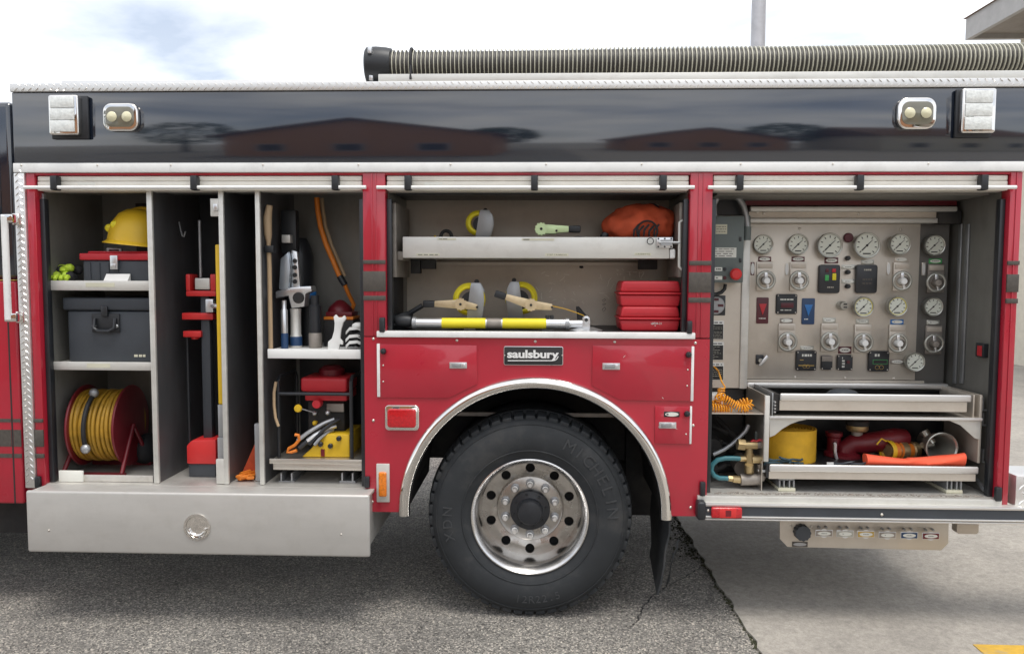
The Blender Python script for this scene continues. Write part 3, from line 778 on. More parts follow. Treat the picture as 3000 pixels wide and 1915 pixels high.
for k in range(10):
    a = 2 * math.pi * k / 10 + math.pi / 2
    if ln is None:
        ln = B().lathe([(.0245, 0), (.0245, -.008), (.0175, -.010), (.0165, -.028), (.013, -.030), (.0125, -.052), (.010, -.055), (.0001, -.055)], (0, 0, 0), (0, 1, 0), 12, mats=[0, 0, 0, 1, 1, 1, 1]).end('lug_nut', ['grey_metal', 'lug_steel'], None); ln.parent = wh; o = ln
    else: o = ln.copy(); C.objects.link(o)
    o.location = (wx + .139 * math.cos(a), wy + .14, wz + .139 * math.sin(a))
# inner twin and the pair on the far side
for yy in (.36,):
    B().lathe([(r, h + yy) for r, h in [(.29, 0), (.36, -.02), (.45, -.02), (.51, .01), (.53, .04), (.53, .22), (.51, .25), (.36, .26), (.29, .24)]], (wx, 0, wz), (0, 1, 0), 48).end('inner_wheel', 'rubber', T)
B().lathe([(r, h + 1.75) for r, h in [(.05, 0), (.36, -.02), (.45, -.02), (.51, .01), (.53, .04), (.53, .56), (.51, .59), (.36, .6), (.05, .6)]], (wx, 0, wz), (0, 1, 0), 48).end('far_wheel', 'rubber', T)
B().bar((wx, .4, wz), (wx, 2.1, wz), .09, 14).ball((wx, 1.23, wz), (.23, .2, .22)).end('axle', 'chassis', T)
for yy in (.82, 1.62): B().box(xL0 + .1, XB - .1, yy, yy + .08, .66, .92).end('frame_rail', 'chassis', T)
B().box(xL0 + .05, xPl - .3, .08, 2.2, zFloorL - .16, zFloorL - .034).end('underbody', 'chassis', T)
B().box(xB1 + .02, XB - .05, .35, 1.9, zFloorR - .12, zFloorR - .034).end('underbody', 'chassis', T)

# ---- drawer / step under the left bay, pulled out
a = rect(Z2, 148, 1140, 2080, 1488, -.16)
dr = B().box(a[0], a[1], -.16, -.135, a[2], a[3]).end('drawer_front', 'drawer_alu', T, .012, 3)
zt = zz(Z2, 1100, 1105, .0).z
B().add([(a[0] + .008, -.135, a[3] - .006), (a[1] - .008, -.135, a[3] - .006), (a[1] - .008, .05, zt + .002), (a[0] + .008, .05, zt + .002), (a[0] + .008, -.135, a[3] - .02), (a[1] - .008, -.135, a[3] - .02), (a[1] - .008, .05, zt - .014), (a[0] + .008, .05, zt - .014)],
        [(0, 1, 2, 3), (4, 7, 6, 5), (0, 4, 5, 1), (1, 5, 6, 2), (2, 6, 7, 3), (3, 7, 4, 0)]).end('drawer_top', 'drawer_alu', T, .003)
B().box(a[0] + .02, a[1] - .02, -.134, .5, a[2] + .03, a[2] + .05).box(a[0] + .02, a[0] + .04, -.134, .5, a[2] + .051, zt - .02).box(a[1] - .04, a[1] - .02, -.134, .5, a[2] + .051, zt - .02).end('drawer_box', 'alu_dull', T)
c = zz(Z2, 1110, 1330, -.16); rr_ = 80 * .5206 * mpp(-.16)
B().lathe([(rr_ * 1.0, 0), (rr_ * .98, -.006), (rr_ * .82, -.007), (rr_ * .78, -.001), (rr_ * .5, .006), (.0001, .008)], (c.x, -.1605, c.z), (0, 1, 0), 40).end('ring_pull', 'chrome', dr)
B().tube([(c.x + rr_ * .62 * math.cos(t), -.166, c.z + rr_ * .62 * math.sin(t)) for t in [math.pi * (1.05 + .9 * i / 12) for i in range(13)]], .005, 8).end('pull_loop', 'chrome', dr)
for x, y in ((275, 1350), (1920, 1372)): q = zz(Z2, x, y, -.16); screw((q.x, -.1602, q.z), dr, .9)
for xx, yy in ((2065, 1080), (210, 1080)):
    a2 = rect(Z2, xx - 16, yy - 32, xx + 14, yy + 32, -.02); B().box(a2[0], a2[1], -.024, .0, a2[2], a2[3]).end('catch', 'black_satin', T, .006)

# ---- cab at the left edge
zc_t = zz(S0, 20, 292, 0).z; zc_m = zz(S0, 20, 822, 0).z; zc_b = zz(S0, 20, 1475, 0).z; xc = zz(S0, 42, 900, 0).x
cab_u = B().box(-6.2, xc, .03, 2.35, zc_m + .006, zc_t).end('cab_upper', 'black_paint', T, .03, 4)
cab_l = B().box(-6.2, xc + .01, .0, 2.4, zc_b, zc_m).end('cab_lower', 'red_paint', T, .012, 3)
B().box(-6.2, xc + .009, -.001, .029, zc_m + .001, zc_m + .0055).end('pinstripe', 'gold_line', T)
B().box(-6.1, zz(S0, 5, 600, .03).x, .026, .03, zc_m + .12, zc_t - .16).end('cab_window', 'glass_dark', cab_u, .001)
xs = zz(S0, 34, 1200, 0).x
B().box(xs - .004, xs + .004, -.0012, .003, zc_b + .004, zc_m - .01).end('door_gap', 'ink', cab_l)
for y0, y1 in ((1226, 1236), (1258, 1307), (1328, 1340)):
    B().box(-6.2, xs - .006, -.002, .002, zz(S0, 20, y1, 0).z, zz(S0, 20, y0, 0).z).end('stripe', 'stripe_grey', cab_l)
    B().box(xs + .006, xc + .0095, -.002, .002, zz(S0, 20, y1, 0).z, zz(S0, 20, y0, 0).z).end('stripe', 'stripe_grey', cab_l)
q0, q1 = zz(S0, 13, 640, -.07), zz(S0, 17, 930, -.07)
gh = B().bar((q0.x, -.07, q0.z + .01), (q0.x, -.07, q1.z - .01), .0165, 14).end('grab_handle', 'white_trim', T)
for z in (q0.z, q1.z): B().box(q0.x - .02, q0.x + .045, -.075, -.03, z - .022, z + .022).box(q0.x + .008, q0.x + .05, -.03, .03, z - .03, z + .03).end('handle_mount', 'chrome', gh, .006)
B().box(xc + .02, xL0 - .02, .25, 2.2, .62, 2.45).end('body_gap', 'chassis', T)
B().box(-6.2, xL0 + .1, .3, 2.1, .32, zc_b - .01).end('cab_underside', 'chassis', T)

# ---- warning lights and scene lights on the black band
def warn_light(Z, x0, y0, x1, y1, side):
    a = rect(Z, x0, y0, x1, y1, -.06); w2, h2 = a[1] - a[0], a[3] - a[2]
    wl = B().box(a[0] - .012, a[1] + .03 * side, -.02, -.0045, a[2] - .02, a[3] + .004).end('warning_light', 'black_satin', T, .006)
    B().prism(rrect(a[0], a[1] + .006, a[2] - .004, a[3], .012), -.058, -.0205).end('housing', 'chrome', wl, .006, 3)
    for i in range(3):
        B().box(a[0] + w2 * .08, a[1] - w2 * .08, -.064, -.0582, a[2] + h2 * (.05 + i * .305), a[2] + h2 * (.05 + i * .305 + .29)).end('lens', 'lens', wl, .004)
warn_light(Z1, 308, 170, 490, 420, 1.2)
warn_light(zoom(2000, 50, .41528), 1975, 500, 2205, 810, .4)
def scene_light(Z, x0, y0, x1, y1):
    a = rect(Z, x0, y0, x1, y1, -.03); w2, h2 = a[1] - a[0], a[3] - a[2]; c = ((a[0] + a[1]) / 2, (a[2] + a[3]) / 2)
    s = B().prism(rrect(*a, h2 * .32, 7), -.03, -.0045).end('scene_light', 'chrome', T, .008, 4)
    B().prism(rrect(a[0] + w2 * .1, a[1] - w2 * .1, a[2] + h2 * .14, a[3] - h2 * .14, h2 * .22, 6), -.034, -.0305).end('reflector', 'lens_dark', s, .0015)
    for k in (-1, 1):
        B().lathe([(.0001, -.046), (.016, -.044), (.026, -.0365)], (c[0] + k * w2 * .21, 0, c[1]), (0, 1, 0), 20).end('bulb', 'bulb', s)
scene_light(Z1, 655, 222, 882, 402)
scene_light(zoom(2000, 50, .41528), 1520, 565, 1795, 790)

# ---- hose tray and suction hose on the roof
ht = B().box(zz(S0, 1108, 240, .02).x, XE, .02, .032, zc1 + .001, zz(S0, 2000, 212, .02).z)
ht.box(zz(S0, 1108, 240, .02).x, XE, .033, .30, zc1 + .001, zc1 + .008)
ht.end('hose_tray', 'tray_alu', T, .003)
hr = .082; hx0 = zz(S0, 1078, 190, .13).x; hz = zc1 + .012 + hr + .018
sh = thing('suction_hose', 'thick ribbed beige suction hose with black end cap on the truck roof', 'hose', (hx0, .13, zc1 + .012))
def hzx(x): return hz + .004 * math.sin(x * 2.1) + .012 * max(0, (x - 1.2)) 
prof = []; x = .07; mats_ = []
b_ = B(); pts = []; rads = []
pitch = .0212; xx = hx0 + .06; seg = 18; ring = []; mi_ = []
while xx < XE - .05:
    for dx, rr_, m_ in ((0, hr - .010, 1), (.006, hr - .0105, 1), (.0115, hr - .009, 0), (.0125, hr, 0), (.0170, hr, 0), (.018, hr - .009, 1)):
        ring.append((xx + dx, rr_)); mi_.append(m_)
    xx += pitch
o = 0
for i, (x, r) in enumerate(ring):
    for j in range(seg):
        t = 2 * math.pi * j / seg; b_.v.append(Vector((x, .13 + r * math.cos(t), hzx(x) + r * math.sin(t))))
    if i:
        for j in range(seg):
            b_.f.append([(i - 1) * seg + j, (i - 1) * seg + (j + 1) % seg, i * seg + (j + 1) % seg, i * seg + j]); b_.m.append(0 if (mi_[i] == 0 and mi_[i - 1] == 0) else 1)
b_.end('ribbed_tube', ['hose_rib', 'hose_dark'], sh)
cp = B().lathe([(.0001, 0), (.085, 0), (.094, .008), (.096, .05), (.092, .1), (.086, .13)], (hx0 - .005, .13, hz), (1, 0, 0), 32).end('end_cap', 'black_plastic', sh)
for dz, ln_ in ((.055, .03), (-.07, .03)):
    B().box(hx0 + .02, hx0 + .04, .13 - .098 if abs(dz) < .06 else .06, .075, hz + dz - .018, hz + dz + .018).end('cap_buckle', 'silver', cp, .003)
rope_x = zz(Z7, 615, 300, .05).x
B().torus((rope_x, .13, hzx(rope_x)), (1, 0, .06), hr + .006, .007, 30, 8).bar((rope_x, .043, hz - .02), (rope_x + .004, .016, hz - .095), .006, 8).end('tie_rope', 'strap_black', sh)

# ================================================================== LEFT BAY: dividers, shelves
def div_x(Z, x, y, Y=.02): return zz(Z, x, y, Y).x
dvs = []
for (a0, a1, nm) in (((948, 1000), (982, 1000), 0), ((1404, 1000), (1436, 1000), 1), ((1638, 1000), (1668, 1000), 2)):
    xa, xb = zz(Z1, a0[0] + 8, a0[1] + 500, .03).x, zz(Z1, a1[0] + 8, a1[1] + 500, .03).x
    dvs.append((xa, xb))
    B().box(xa + .006, xb - .006, .05, DL - .002, zFloorL + .002, zOpenT + .06).end('divider', 'divider', T)
    B().box(xa, xb, .028, .048, zFloorL + .002, zOpenT + .05).end('divider_edge', 'tray_alu', T, .004)
(x1a, x1b), (x2a, x2b), (x3a, x3b) = dvs
xs0 = zz(Z1, 300, 1400, .05).x
B().box(xs0 - .02, xs0, .05, .075, zFloorL + .003, zOpenT).end('frame_upright', 'grey_metal', T, .004)
def shelf(x0, x1, Z, y0, y1, xm, Y, dp, m='tray_alu', lip=True):
    zt, zb = zz(Z, xm, y0, Y).z, zz(Z, xm, y1, Y).z
    s = B().box(x0, x1, Y, Y + .012, zb, zt).end('shelf_front', m, T, .003)
    B().box(x0, x1, Y + .0125, dp, zt - .016, zt - .008).end('shelf', m, T)
    return zt - .008, s
zs1, sf = shelf(xs0 + .003, x1a - .004, Z1, 1362, 1425, 650, .06, DL - .003)
a = rect(Z1, 550, 1376, 735, 1402, .0595); B().box(a[0], a[1], .0585, .0597, a[2], a[3]).end('sticker', 'label_cream', sf)
zs2, sf = shelf(xs0 + .003, x1a - .004, Z2, 403, 450, 580, .06, DL - .003)
a = rect(Z2, 490, 412, 620, 436, .0595); B().box(a[0], a[1], .0585, .0597, a[2], a[3]).end('sticker', 'label_cream', sf)
zs3, sf = shelf(x3b + .02, xA0 - .004, Z2, 332, 385, 1770, .05, DL - .003, 'white_trim')
zs4 = zz(Z2, 1770, 950, .05).z
pt = B().box(x3b + .02, xA0 - .012, .05, .062, zz(Z2, 1770, 978, .05).z, zs4).box(x3b + .035, xA0 - .02, .063, .075, zz(Z2, 1770, 1015, .05).z, zz(Z2, 1770, 980, .05).z).box(x3b + .02, xA0 - .012, .076, DL - .01, zs4 - .03, zs4 - .012).end('slide_tray', 'steel', T, .002)
for x in (1612, 1955):
    a = rect(Z2, x - 44, 1028, x + 44, 1085, .1); B().box(a[0], a[1], .1, .5, zFloorL + .001, a[2] + .012).box(a[0] + .01, a[0] + .018, .1, .5, a[2] + .0125, a[3]).box(a[1] - .018, a[1] - .01, .1, .5, a[2] + .0125, a[3]).end('slide_rail', 'grey_metal', T)
# pale label card and bar at the foot of the first division
a = rect(Z2, 330, 1015, 465, 1060, .04); B().box(a[0], a[1], .04, .052, zFloorL + .002, a[3]).end('name_card', 'label_white', T, .002)
a = rect(Z2, 470, 1040, 860, 1075, .05); B().box(a[0], a[1], .05, .06, zFloorL + .002, a[3]).end('toe_board', 'alu_dull', T, .002)
# grey upright panel behind the helmet, dark back
a = rect(ZD, 185, 70, 272, 345, .5); B().box(a[0], a[1], .49, .5, zs1 + .002, a[3]).end('white_panel', 'tray_alu', T)
# black sheets in front of the back wall of the middle divisions
a = B().box(xs0 + .2, x1a - .01, DL - .02, DL - .004, zs1 + .01, zOpenT).end('dark_sheet', 'black_satin', T)
B().box(x1b + .002, x3a - .002, DL - .02, DL - .004, zFloorL + .01, zOpenT + .05).end('dark_sheet', 'black_satin', T)
B().box(x3b + .02, xA0 - .004, DL - .02, DL - .004, zFloorL + .01, zs3 - .03).end('dark_sheet', 'black_satin', T)  # black sheet added to darken the background of the lower tool bay
# hook and latch plate
h0 = [zz(Z1, x, y, .3) for x, y in ((1082, 985), (1092, 1040), (1110, 1078), (1130, 1080), (1146, 1050))]
hk = B().tube([(x1b + .012 + i * .014, .3 - i * .012, p.z) for i, p in enumerate(h0)], .0045, 8).end('hook', 'grey_metal', T)
a = rect(Z1, 1348, 835, 1402, 950, .03); lp = B().box(a[0], a[1], .03, .045, a[2], a[3]).end('latch_plate', 'tray_alu', T, .003)
a = rect(Z1, 1370, 870, 1398, 915, .028); B().box(a[0], a[1], .02, .0295, a[2], a[3]).end('keeper', 'silver', lp, .003)
a = rect(Z2, 1215, 950, 1262, 1080, .03); B().box(a[0], a[1], .03, .05, zFloorL + .003, a[3]).end('foot_bracket', 'tray_alu', T, .004)

# ---- things in the left bay
# helmet
hc = zz(Z1, 870, 1150, .3); toolz = zz(Z1, 700, 1172, .12).z
tz_top = toolz
hp = zz(Z1, 893, 1100, .26)
hm = thing('helmet', 'yellow fire helmet resting on the red-lidded toolbox', 'helmet', (hp.x, .26, tz_top + .045))
b_ = B()
b_.lathe([(.172, -.012), (.158, .0), (.152, .05), (.138, .1), (.11, .145), (.07, .172), (.0001, .182)], (hp.x, .26, tz_top + .052), (.10, 0, 1), 32, cap=False); b_.end('shell', 'yellow', hm)
B().tube([(hp.x + .157 * math.cos(t) + .02, .26, tz_top + .05 + .186 * math.sin(t)) for t in [math.pi * (.08 + .84 * i / 14) for i in range(15)]], .011, 8).end('ridge', 'yellow', hm)
B().lathe([(.15, 0), (.178, -.012), (.18, -.017), (.15, -.012)], (hp.x, .26, tz_top + .05), (.10, 0, 1), 32, cap=False).end('brim', 'yellow', hm)
B().lathe([(.145, -.015), (.145, .012), (.09, .015), (.09, -.012)], (hp.x, .26, tz_top + .05), (.10, 0, 1), 24, cap=False).end('headband', 'strap_black', hm)
for dx, dz in ((-.07, .09), (-.125, .075)):
    B().ball((hp.x + dx, .26 - math.sqrt(max(0, .15 ** 2 - dx * dx)) * .86, tz_top + .05 + dz), (.024, .012, .022), 12, 8).end('reflective_patch', 'yellow_bright', hm)
# toolbox
a = rect(Z1, 512, 1172, 968, 1362, .12)
tb_ = thing('toolbox', 'black toolbox with red lid and silver latch on the top shelf', 'toolbox', ((a[0] + a[1]) / 2, .22, zs1))
zl = zz(Z1, 700, 1230, .12).z
tx1 = x1a - .005
B().box(a[0] + .012, tx1 - .005, .125, .38, zs1, zl - .001).end('case', 'grey_plastic', tb_, .01, 3)
lid = B().box(a[0], tx1, .115, .39, zl, a[3] - .012).box(a[0] + .03, tx1 - .02, .14, .37, a[3] - .0125, a[3]).end('lid', 'red_plastic', tb_, .008, 3)
a2 = rect(Z1, 708, 1200, 756, 1290, .11); B().box(a2[0], a2[1], .104, .115, a2[2], a2[3]).box(a2[0] + .006, a2[1] - .006, .096, .1045, a2[2] + .01, a2[2] + .03).end('latch', 'silver', tb_, .003)
q = zz(Z1, 712, 1150, .2); B().bar((q.x - .02, .2, a[3] + .014), (q.x + .06, .2, a[3] + .014), .008).box(q.x - .02, q.x - .008, .192, .208, a[3], a[3] + .014).box(q.x + .048, q.x + .06, .192, .208, a[3], a[3] + .014).end('handle', 'grey_metal', tb_)
for i in range(4): B().box(a[0] + .05 + i * .05, a[0] + .056 + i * .05, .12, .126, zs1 + .012, zl - .014).end('rib', 'grey_plastic', tb_)
a = rect(Z1, 660, 1318, 815, 1362, .08)
pp = B().prismx([(.078, zs1), (.118, zs1), (.113, a[3])], a[0], a[1]).end('paper_packet', 'white_plastic', origin=((a[0] + a[1]) / 2, .1, zs1)); tag(pp, 'folded pale paper packet in front of the toolbox', 'packet')
# lime gloves
gp = zz(Z1, 430, 1300, .16)
gl = thing('work_gloves', 'lime and black work gloves bunched beside the toolbox', 'gloves', (gp.x, .17, zs1))
q = random.Random(5); b_ = B(); b2 = B()
for i in range(16):
    c = (gp.x + q.uniform(-.06, .07), .16 + q.uniform(-.03, .05), zs1 + .026 + q.uniform(0, .05)); r = (q.uniform(.02, .036), .026, q.uniform(.016, .028))
    (b_ if i % 3 else b2).ball(c, r, 10, 7, .12, q)
for i in range(4):
    b_.tube([(gp.x - .05 + i * .028, .12, zs1 + .02 + .01 * (i % 2)), (gp.x - .055 + i * .03, .1, zs1 + .026), (gp.x - .05 + i * .03, .085, zs1 + .014)], [.013, .013, .009], 8)
b_.end('palm', 'lime', gl); b2.end('cuff', 'strap_black', gl)
# big grey case
a = rect(ZD, 150, 545, 598, 868, .1)
cs = thing('storage_case', 'large dark grey plastic case with recessed handle on the middle shelf', 'case', ((a[0] + a[1]) / 2, .28, zs2))
cx1 = x1a - .006; zl = zz(ZD, 350, 610, .1).z
B().box(a[0] + .015, cx1, .11, .5, zs2, zl - .002).end('body', 'grey_plastic', cs, .014, 3)
B().box(a[0] - .002, cx1 + .001, .098, .51, zl, a[3]).end('lid', 'grey_plastic', cs, .012, 3)
c = zz(ZD, 365, 670, .1)
B().box(c.x - .075, c.x + .075, .100, .1095, c.z - .055, c.z + .045).end('handle_plate', 'black_plastic', cs, .006)
B().tube([(c.x - .055, .095, c.z + .02), (c.x - .055, .085, c.z - .03), (c.x - .03, .08, c.z - .045), (c.x + .03, .08, c.z - .045), (c.x + .055, .085, c.z - .03), (c.x + .055, .095, c.z + .02)], .009, 8).end('handle', 'black_satin', cs)
for s in (-1, 1): B().ball((c.x + s * .06, .096, c.z - .02), (.012, .006, .01), 10, 7).end('rivet', 'grey_metal', cs)
B().box(c.x - .018, c.x + .018, .088, .0995, c.z + .03, c.z + .085).end('latch', 'black_satin', cs, .004)
a = rect(ZD, 512, 828, 585, 855, .109); dashes(a[0], a[1], a[2], a[3], .1085, 1, 'label_cream', cs)
# cord reel
rc_ = zz(ZD, 360, 1210, .3)
rl_ = thing('cord_reel', 'red flanged reel wound with yellow cord in the bottom left bay', 'reel', (rc_.x, .3, zFloorL))
rx0, rx1 = zz(ZD, 240, 1200, .26).x, zz(ZD, 470, 1200, .26).x; rr_ = (zz(ZD, 350, 1000, .14).z - zz(ZD, 350, 1400, .14).z) / 2; cz = zFloorL + rr_ + .045
for x in (rx0, rx1): B().lathe([(rr_ * .2, 0), (rr_ + .008, 0), (rr_ + .012, .006), (rr_ + .008, .012), (rr_ * .2, .012)], (x, .3, cz), (1, .08, 0), 40).end('flange', 'dark_red', rl_)
b_ = B(); nn = 15
for i in range(nn):
    t = i / (nn - 1); b_.torus((rx0 + .018 + (rx1 - rx0 - .026) * t, .3, cz), (1, .08 + .05 * math.sin(i * 2.1), .03 * math.cos(i)), rr_ * (.88 + .02 * math.sin(i * 1.7)), .0095, 36, 8)
b_.end('cord', 'cord_shaded', rl_)
B().lathe([(rr_ * .84, 0), (rr_ * .84, rx1 - rx0 - .014)], (rx0 + .013, .3, cz), (1, 0, 0), 32).end('drum', 'cord_shaded', rl_)
B().tube([((rx0 + rx1) / 2 - .01, .3 - (rr_ + .0) * math.cos(t), cz + (rr_ + .0) * math.sin(t)) for t in [-.5 + 1.7 * i / 10 for i in range(11)]], .012, 8).end('tie_strap', 'strap_black', rl_)
for t in (-.42, 1.05): B().ball(((rx0 + rx1) / 2 - .005, .3 - (rr_ + .012) * math.cos(t), cz + (rr_ + .012) * math.sin(t)), (.026, .022, .026), 10, 8).end('plug', 'grey_metal', rl_)
B().box(rx0 - .05, rx1 + .05, .12, .16, zFloorL + .001, zFloorL + .022).box(rx0 - .05, rx1 + .05, .42, .46, zFloorL + .001, zFloorL + .022).bar((rx0 - .035, .14, zFloorL + .02), (rx0 - .01, .3, cz), .012).bar((rx0 - .035, .44, zFloorL + .02), (rx0 - .01, .3, cz), .012).bar((rx1 + .035, .14, zFloorL + .02), (rx1 + .02, .3, cz), .012).bar((rx1 + .035, .44, zFloorL + .02), (rx1 + .02, .3, cz), .012).end('stand', 'dark_red', rl_)
# dark bag behind the reel
p = zz(Z2, 800, 950, .4)
bg_ = B().ball((p.x, .45, zFloorL + .09), (.075, .1, .09), 14, 9, .04, q).end('black_bag', 'strap_black', origin=(p.x, .45, zFloorL)); tag(bg_, 'small black bag behind the yellow cord reel', 'bag')

# tall red and black lifting tool
px_ = zz(Z2, 1140, 900, .25).x
jk = thing('rescue_jack', 'tall black jack with red clamps and red foot in the narrow bay', 'jack', (px_, .25, zFloorL))
a = rect(Z2, 1068, 830, 1232, 968, .2); a2 = rect(Z2, 1075, 965, 1225, 1020, .2)
B().prism([(a[0] - .0, a[2]), (a[1], a[2]), (a[1], a[3]), (a[0] + .03, a[3] - .005), (a[0], a[3] - .035)], .16, .3).end('foot', 'red_bright', jk, .008, 2)
B().box(a2[0], a2[1], .17, .29, zFloorL + .001, a[2] - .001).end('foot_base', 'grey_plastic', jk, .006)
a = rect(Z2, 1150, 160, 1200, 830, .25); B().box(a[0], a[1], .22, .27, a[2] - .01, zz(Z1, 1310, 1380, .25).z).end('mast', 'grey_plastic', jk, .006)
a = rect(Z2, 1058, 260, 1072, 850, .25); B().bar(((a[0] + a[1]) / 2, .24, zFloorL + .1), ((a[0] + a[1]) / 2, .24, a[3]), .008).end('rod', 'black_satin', jk)
a = rect(Z1, 1196, 1320, 1388, 1462, .2); B().box(a[0], a[1], .19, .3, a[2], a[2] + .03).box(a[0], a[0] + .024, .19, .3, a[2] + .0305, a[3]).box(a[1] - .03, a[1], .19, .3, a[2] + .0305, a[3]).end('saddle', 'red_bright', jk, .005)
a2 = rect(Z1, 1250, 1345, 1345, 1418, .195); B().box(a2[0], a2[1], .193, .24, a2[2], a2[3]).end('saddle_pad', 'tray_alu', jk, .004)
a = rect(Z2, 1022, 128, 1198, 166, .2); B().box(a[0], a[1], .2, .29, a[2], a[3]).end('clamp', 'red_bright', jk, .005)
a = rect(Z2, 1030, 230, 1130, 264, .2); B().box(a[0], a[1], .2, .28, a[2], a[3]).bar(((a[0] + a[1]) / 2, .24, a[2] - .014), ((a[0] + a[1]) / 2, .24, a[2]), .022).end('clamp', 'red_bright', jk, .003)
a = rect(Z1, 1300, 980, 1318, 1320, .3); B().bar(((a[0] + a[1]) / 2, .25, zz(Z1, 1300, 1340, .25).z), ((a[0] + a[1]) / 2, .25, a[3]), .008).end('antenna_rod', 'grey_metal', jk)
a = rect(Z2, 1155, 50, 1240, 125, .18); B().box(a[0], a[1] - .04, .18, .25, a[2], a[3]).bar((a[1] - .045, .18, (a[2] + a[3]) / 2), (a[1], .16, (a[2] + a[3]) / 2), .014).end('release_lever', 'silver', jk, .004)
# yellow pole tool clipped to the divider edge
a = rect(Z2, 1218, 0, 1250, 640, .1); yt = thing('pole_tool', 'long yellow fibreglass pole tool against the bay divider', 'pole tool', ((a[0] + a[1]) / 2 - .01, .1, zFloorL))
zt1 = zz(Z1, 1400, 1130, .1).z
xx = x2a - .032
B().box(xx - .014, xx + .014, .085, .115, a[2], zt1).end('handle', 'yellow', yt, .008, 3)
B().box(xx - .018, xx + .014, .088, .112, zFloorL + .24, a[2] - .001).box(xx - .02, xx + .022, .08, .12, zFloorL + .0, zFloorL + .239).end('blade', 'grey_metal', yt, .003)
# third division: orange board and wooden handle
a = rect(Z2, 1395, 690, 1450, 1000, .3)
ob = B().prism([(a[0] - .005, zFloorL + .001), (x3a + .0, zFloorL + .001), (x3a + .0, a[3]), (x3a - .02, a[3])], .2, .45).end('cone_board', 'orange_cloth', origin=(a[1], .3, zFloorL)); tag(ob, 'tall orange board leaning in the narrow bay beside the tool bay', 'board')
xx = x3a - .022
wt = thing('long_tool', 'orange brown wooden tool handle standing in the narrow bay', 'tool', (xx, .12, zFloorL))
B().bar((xx, .12, zFloorL + .3), (xx, .12, zz(Z1, 1630, 1090, .12).z), .012, 10).end('handle', 'wood', wt)
B().box(xx - .03, xx + .012, .1, .14, zFloorL + .002, zFloorL + .31).end('head', 'grey_metal', wt, .004)
rp_ = B(); q = random.Random(4); px0, px1 = x2b + .02, x3a - .06
rp_.tube([(px0 + (px1 - px0) * (.5 + .5 * math.sin(i * 1.3)), .16 + .08 * math.cos(i * .9), zFloorL + .014 + .0025 * i * .3) for i in range(24)], .009, 7)
rp_ = rp_.end('rope_coil', 'orange', origin=((px0 + px1) / 2, .16, zFloorL)); tag(rp_, 'orange rope coiled on the floor of the narrow bay', 'rope')
# fourth division, upper shelf
def zs(Z, x, y, Y): return zz(Z, x, y, Y)
# tan handle tool
p0, p1 = zs(ZA, 185, 140, .1), zs(ZA, 172, 1430, .1)
ax = thing('pike_handle', 'tan wooden tool handle clipped upright to the divider', 'tool handle', (p1.x, .1, zs3))
xh = p1.x - .003
B().tube([(xh, .1, zs3 + .001), (xh, .1, zs(ZA, 0, 700, .1).z), (xh - .002, .1, zs(ZA, 0, 470, .1).z), (xh - .004, .1, zs(ZA, 0, 400, .1).z), (xh - .006, .1, zs(ZA, 0, 250, .1).z), (xh + .006, .1, zs(ZA, 0, 130, .1).z)], [.012, .012, .012, .02, .022, .016], 10).end('shaft', 'wood', ax)
a = rect(ZA, 95, 500, 250, 565, .09); B().box(x3b + .003, xh + .03, .08, .125, a[2], a[3]).end('clip', 'black_plastic', ax, .004)
# hydraulic cutter
cu = zs(ZA, 330, 700, .22)
hcut = thing('hydraulic_cutter', 'silver hydraulic rescue cutter standing blades up on the tool shelf', 'cutter', (cu.x, .24, zs3))
def polyA(pts, Y): return [(zs(ZA, x, y, Y).x, zs(ZA, x, y, Y).z) for x, y in pts]
B().prism(polyA([(240, 900), (255, 620), (330, 555), (345, 700), (330, 910)], .2), .2, .23).end('blade', 'silver_blue', hcut, .004)
B().prism(polyA([(345, 890), (340, 640), (360, 540), (410, 555), (440, 890)], .24), .235, .262).end('blade', 'silver', hcut, .004)
for y in (640, 700, 770, 830): c = zs(ZA, 390, y, .234); B().cyl((c.x, .226, c.z), .012, .0085, seg=12).end('blade_tooth', 'chassis', hcut)
B().prism(polyA([(215, 920), (370, 880), (540, 870), (550, 920), (490, 940), (480, 1060), (360, 1075), (330, 960), (215, 985)], .2), .19, .28).end('yoke', 'silver', hcut, .006)
c = zs(ZA, 420, 980, .18); B().cyl((c.x, .175, c.z), .03, .014, seg=20, bev=.003).end('pivot_bolt', 'chassis', hcut)
a = rect(ZA, 265, 400, 345, 475, .25); B().box(a[0], a[1], .25, .3, a[2], a[3]).end('tip_guard', 'tray_alu', hcut, .004)
a = rect(ZA, 255, 170, 400, 410, .3); B().box(a[0], a[1], .3, .36, a[2] - .1, a[3]).end('carry_handle', 'black_plastic', hcut, .01)
a = rect(ZA, 345, 1085, 440, 1395, .22); B().lathe([(.03, 0), (.033, .01), (.033, .06), (.028, .07), (.028, .17), (.03, .21)], ((a[0] + a[1]) / 2, .23, zs3 + .001), (0, 0, 1), 20, mats=[0, 1, 0, 0, 0]).end('cylinder', ['tray_alu', 'dark_blue'], hcut)
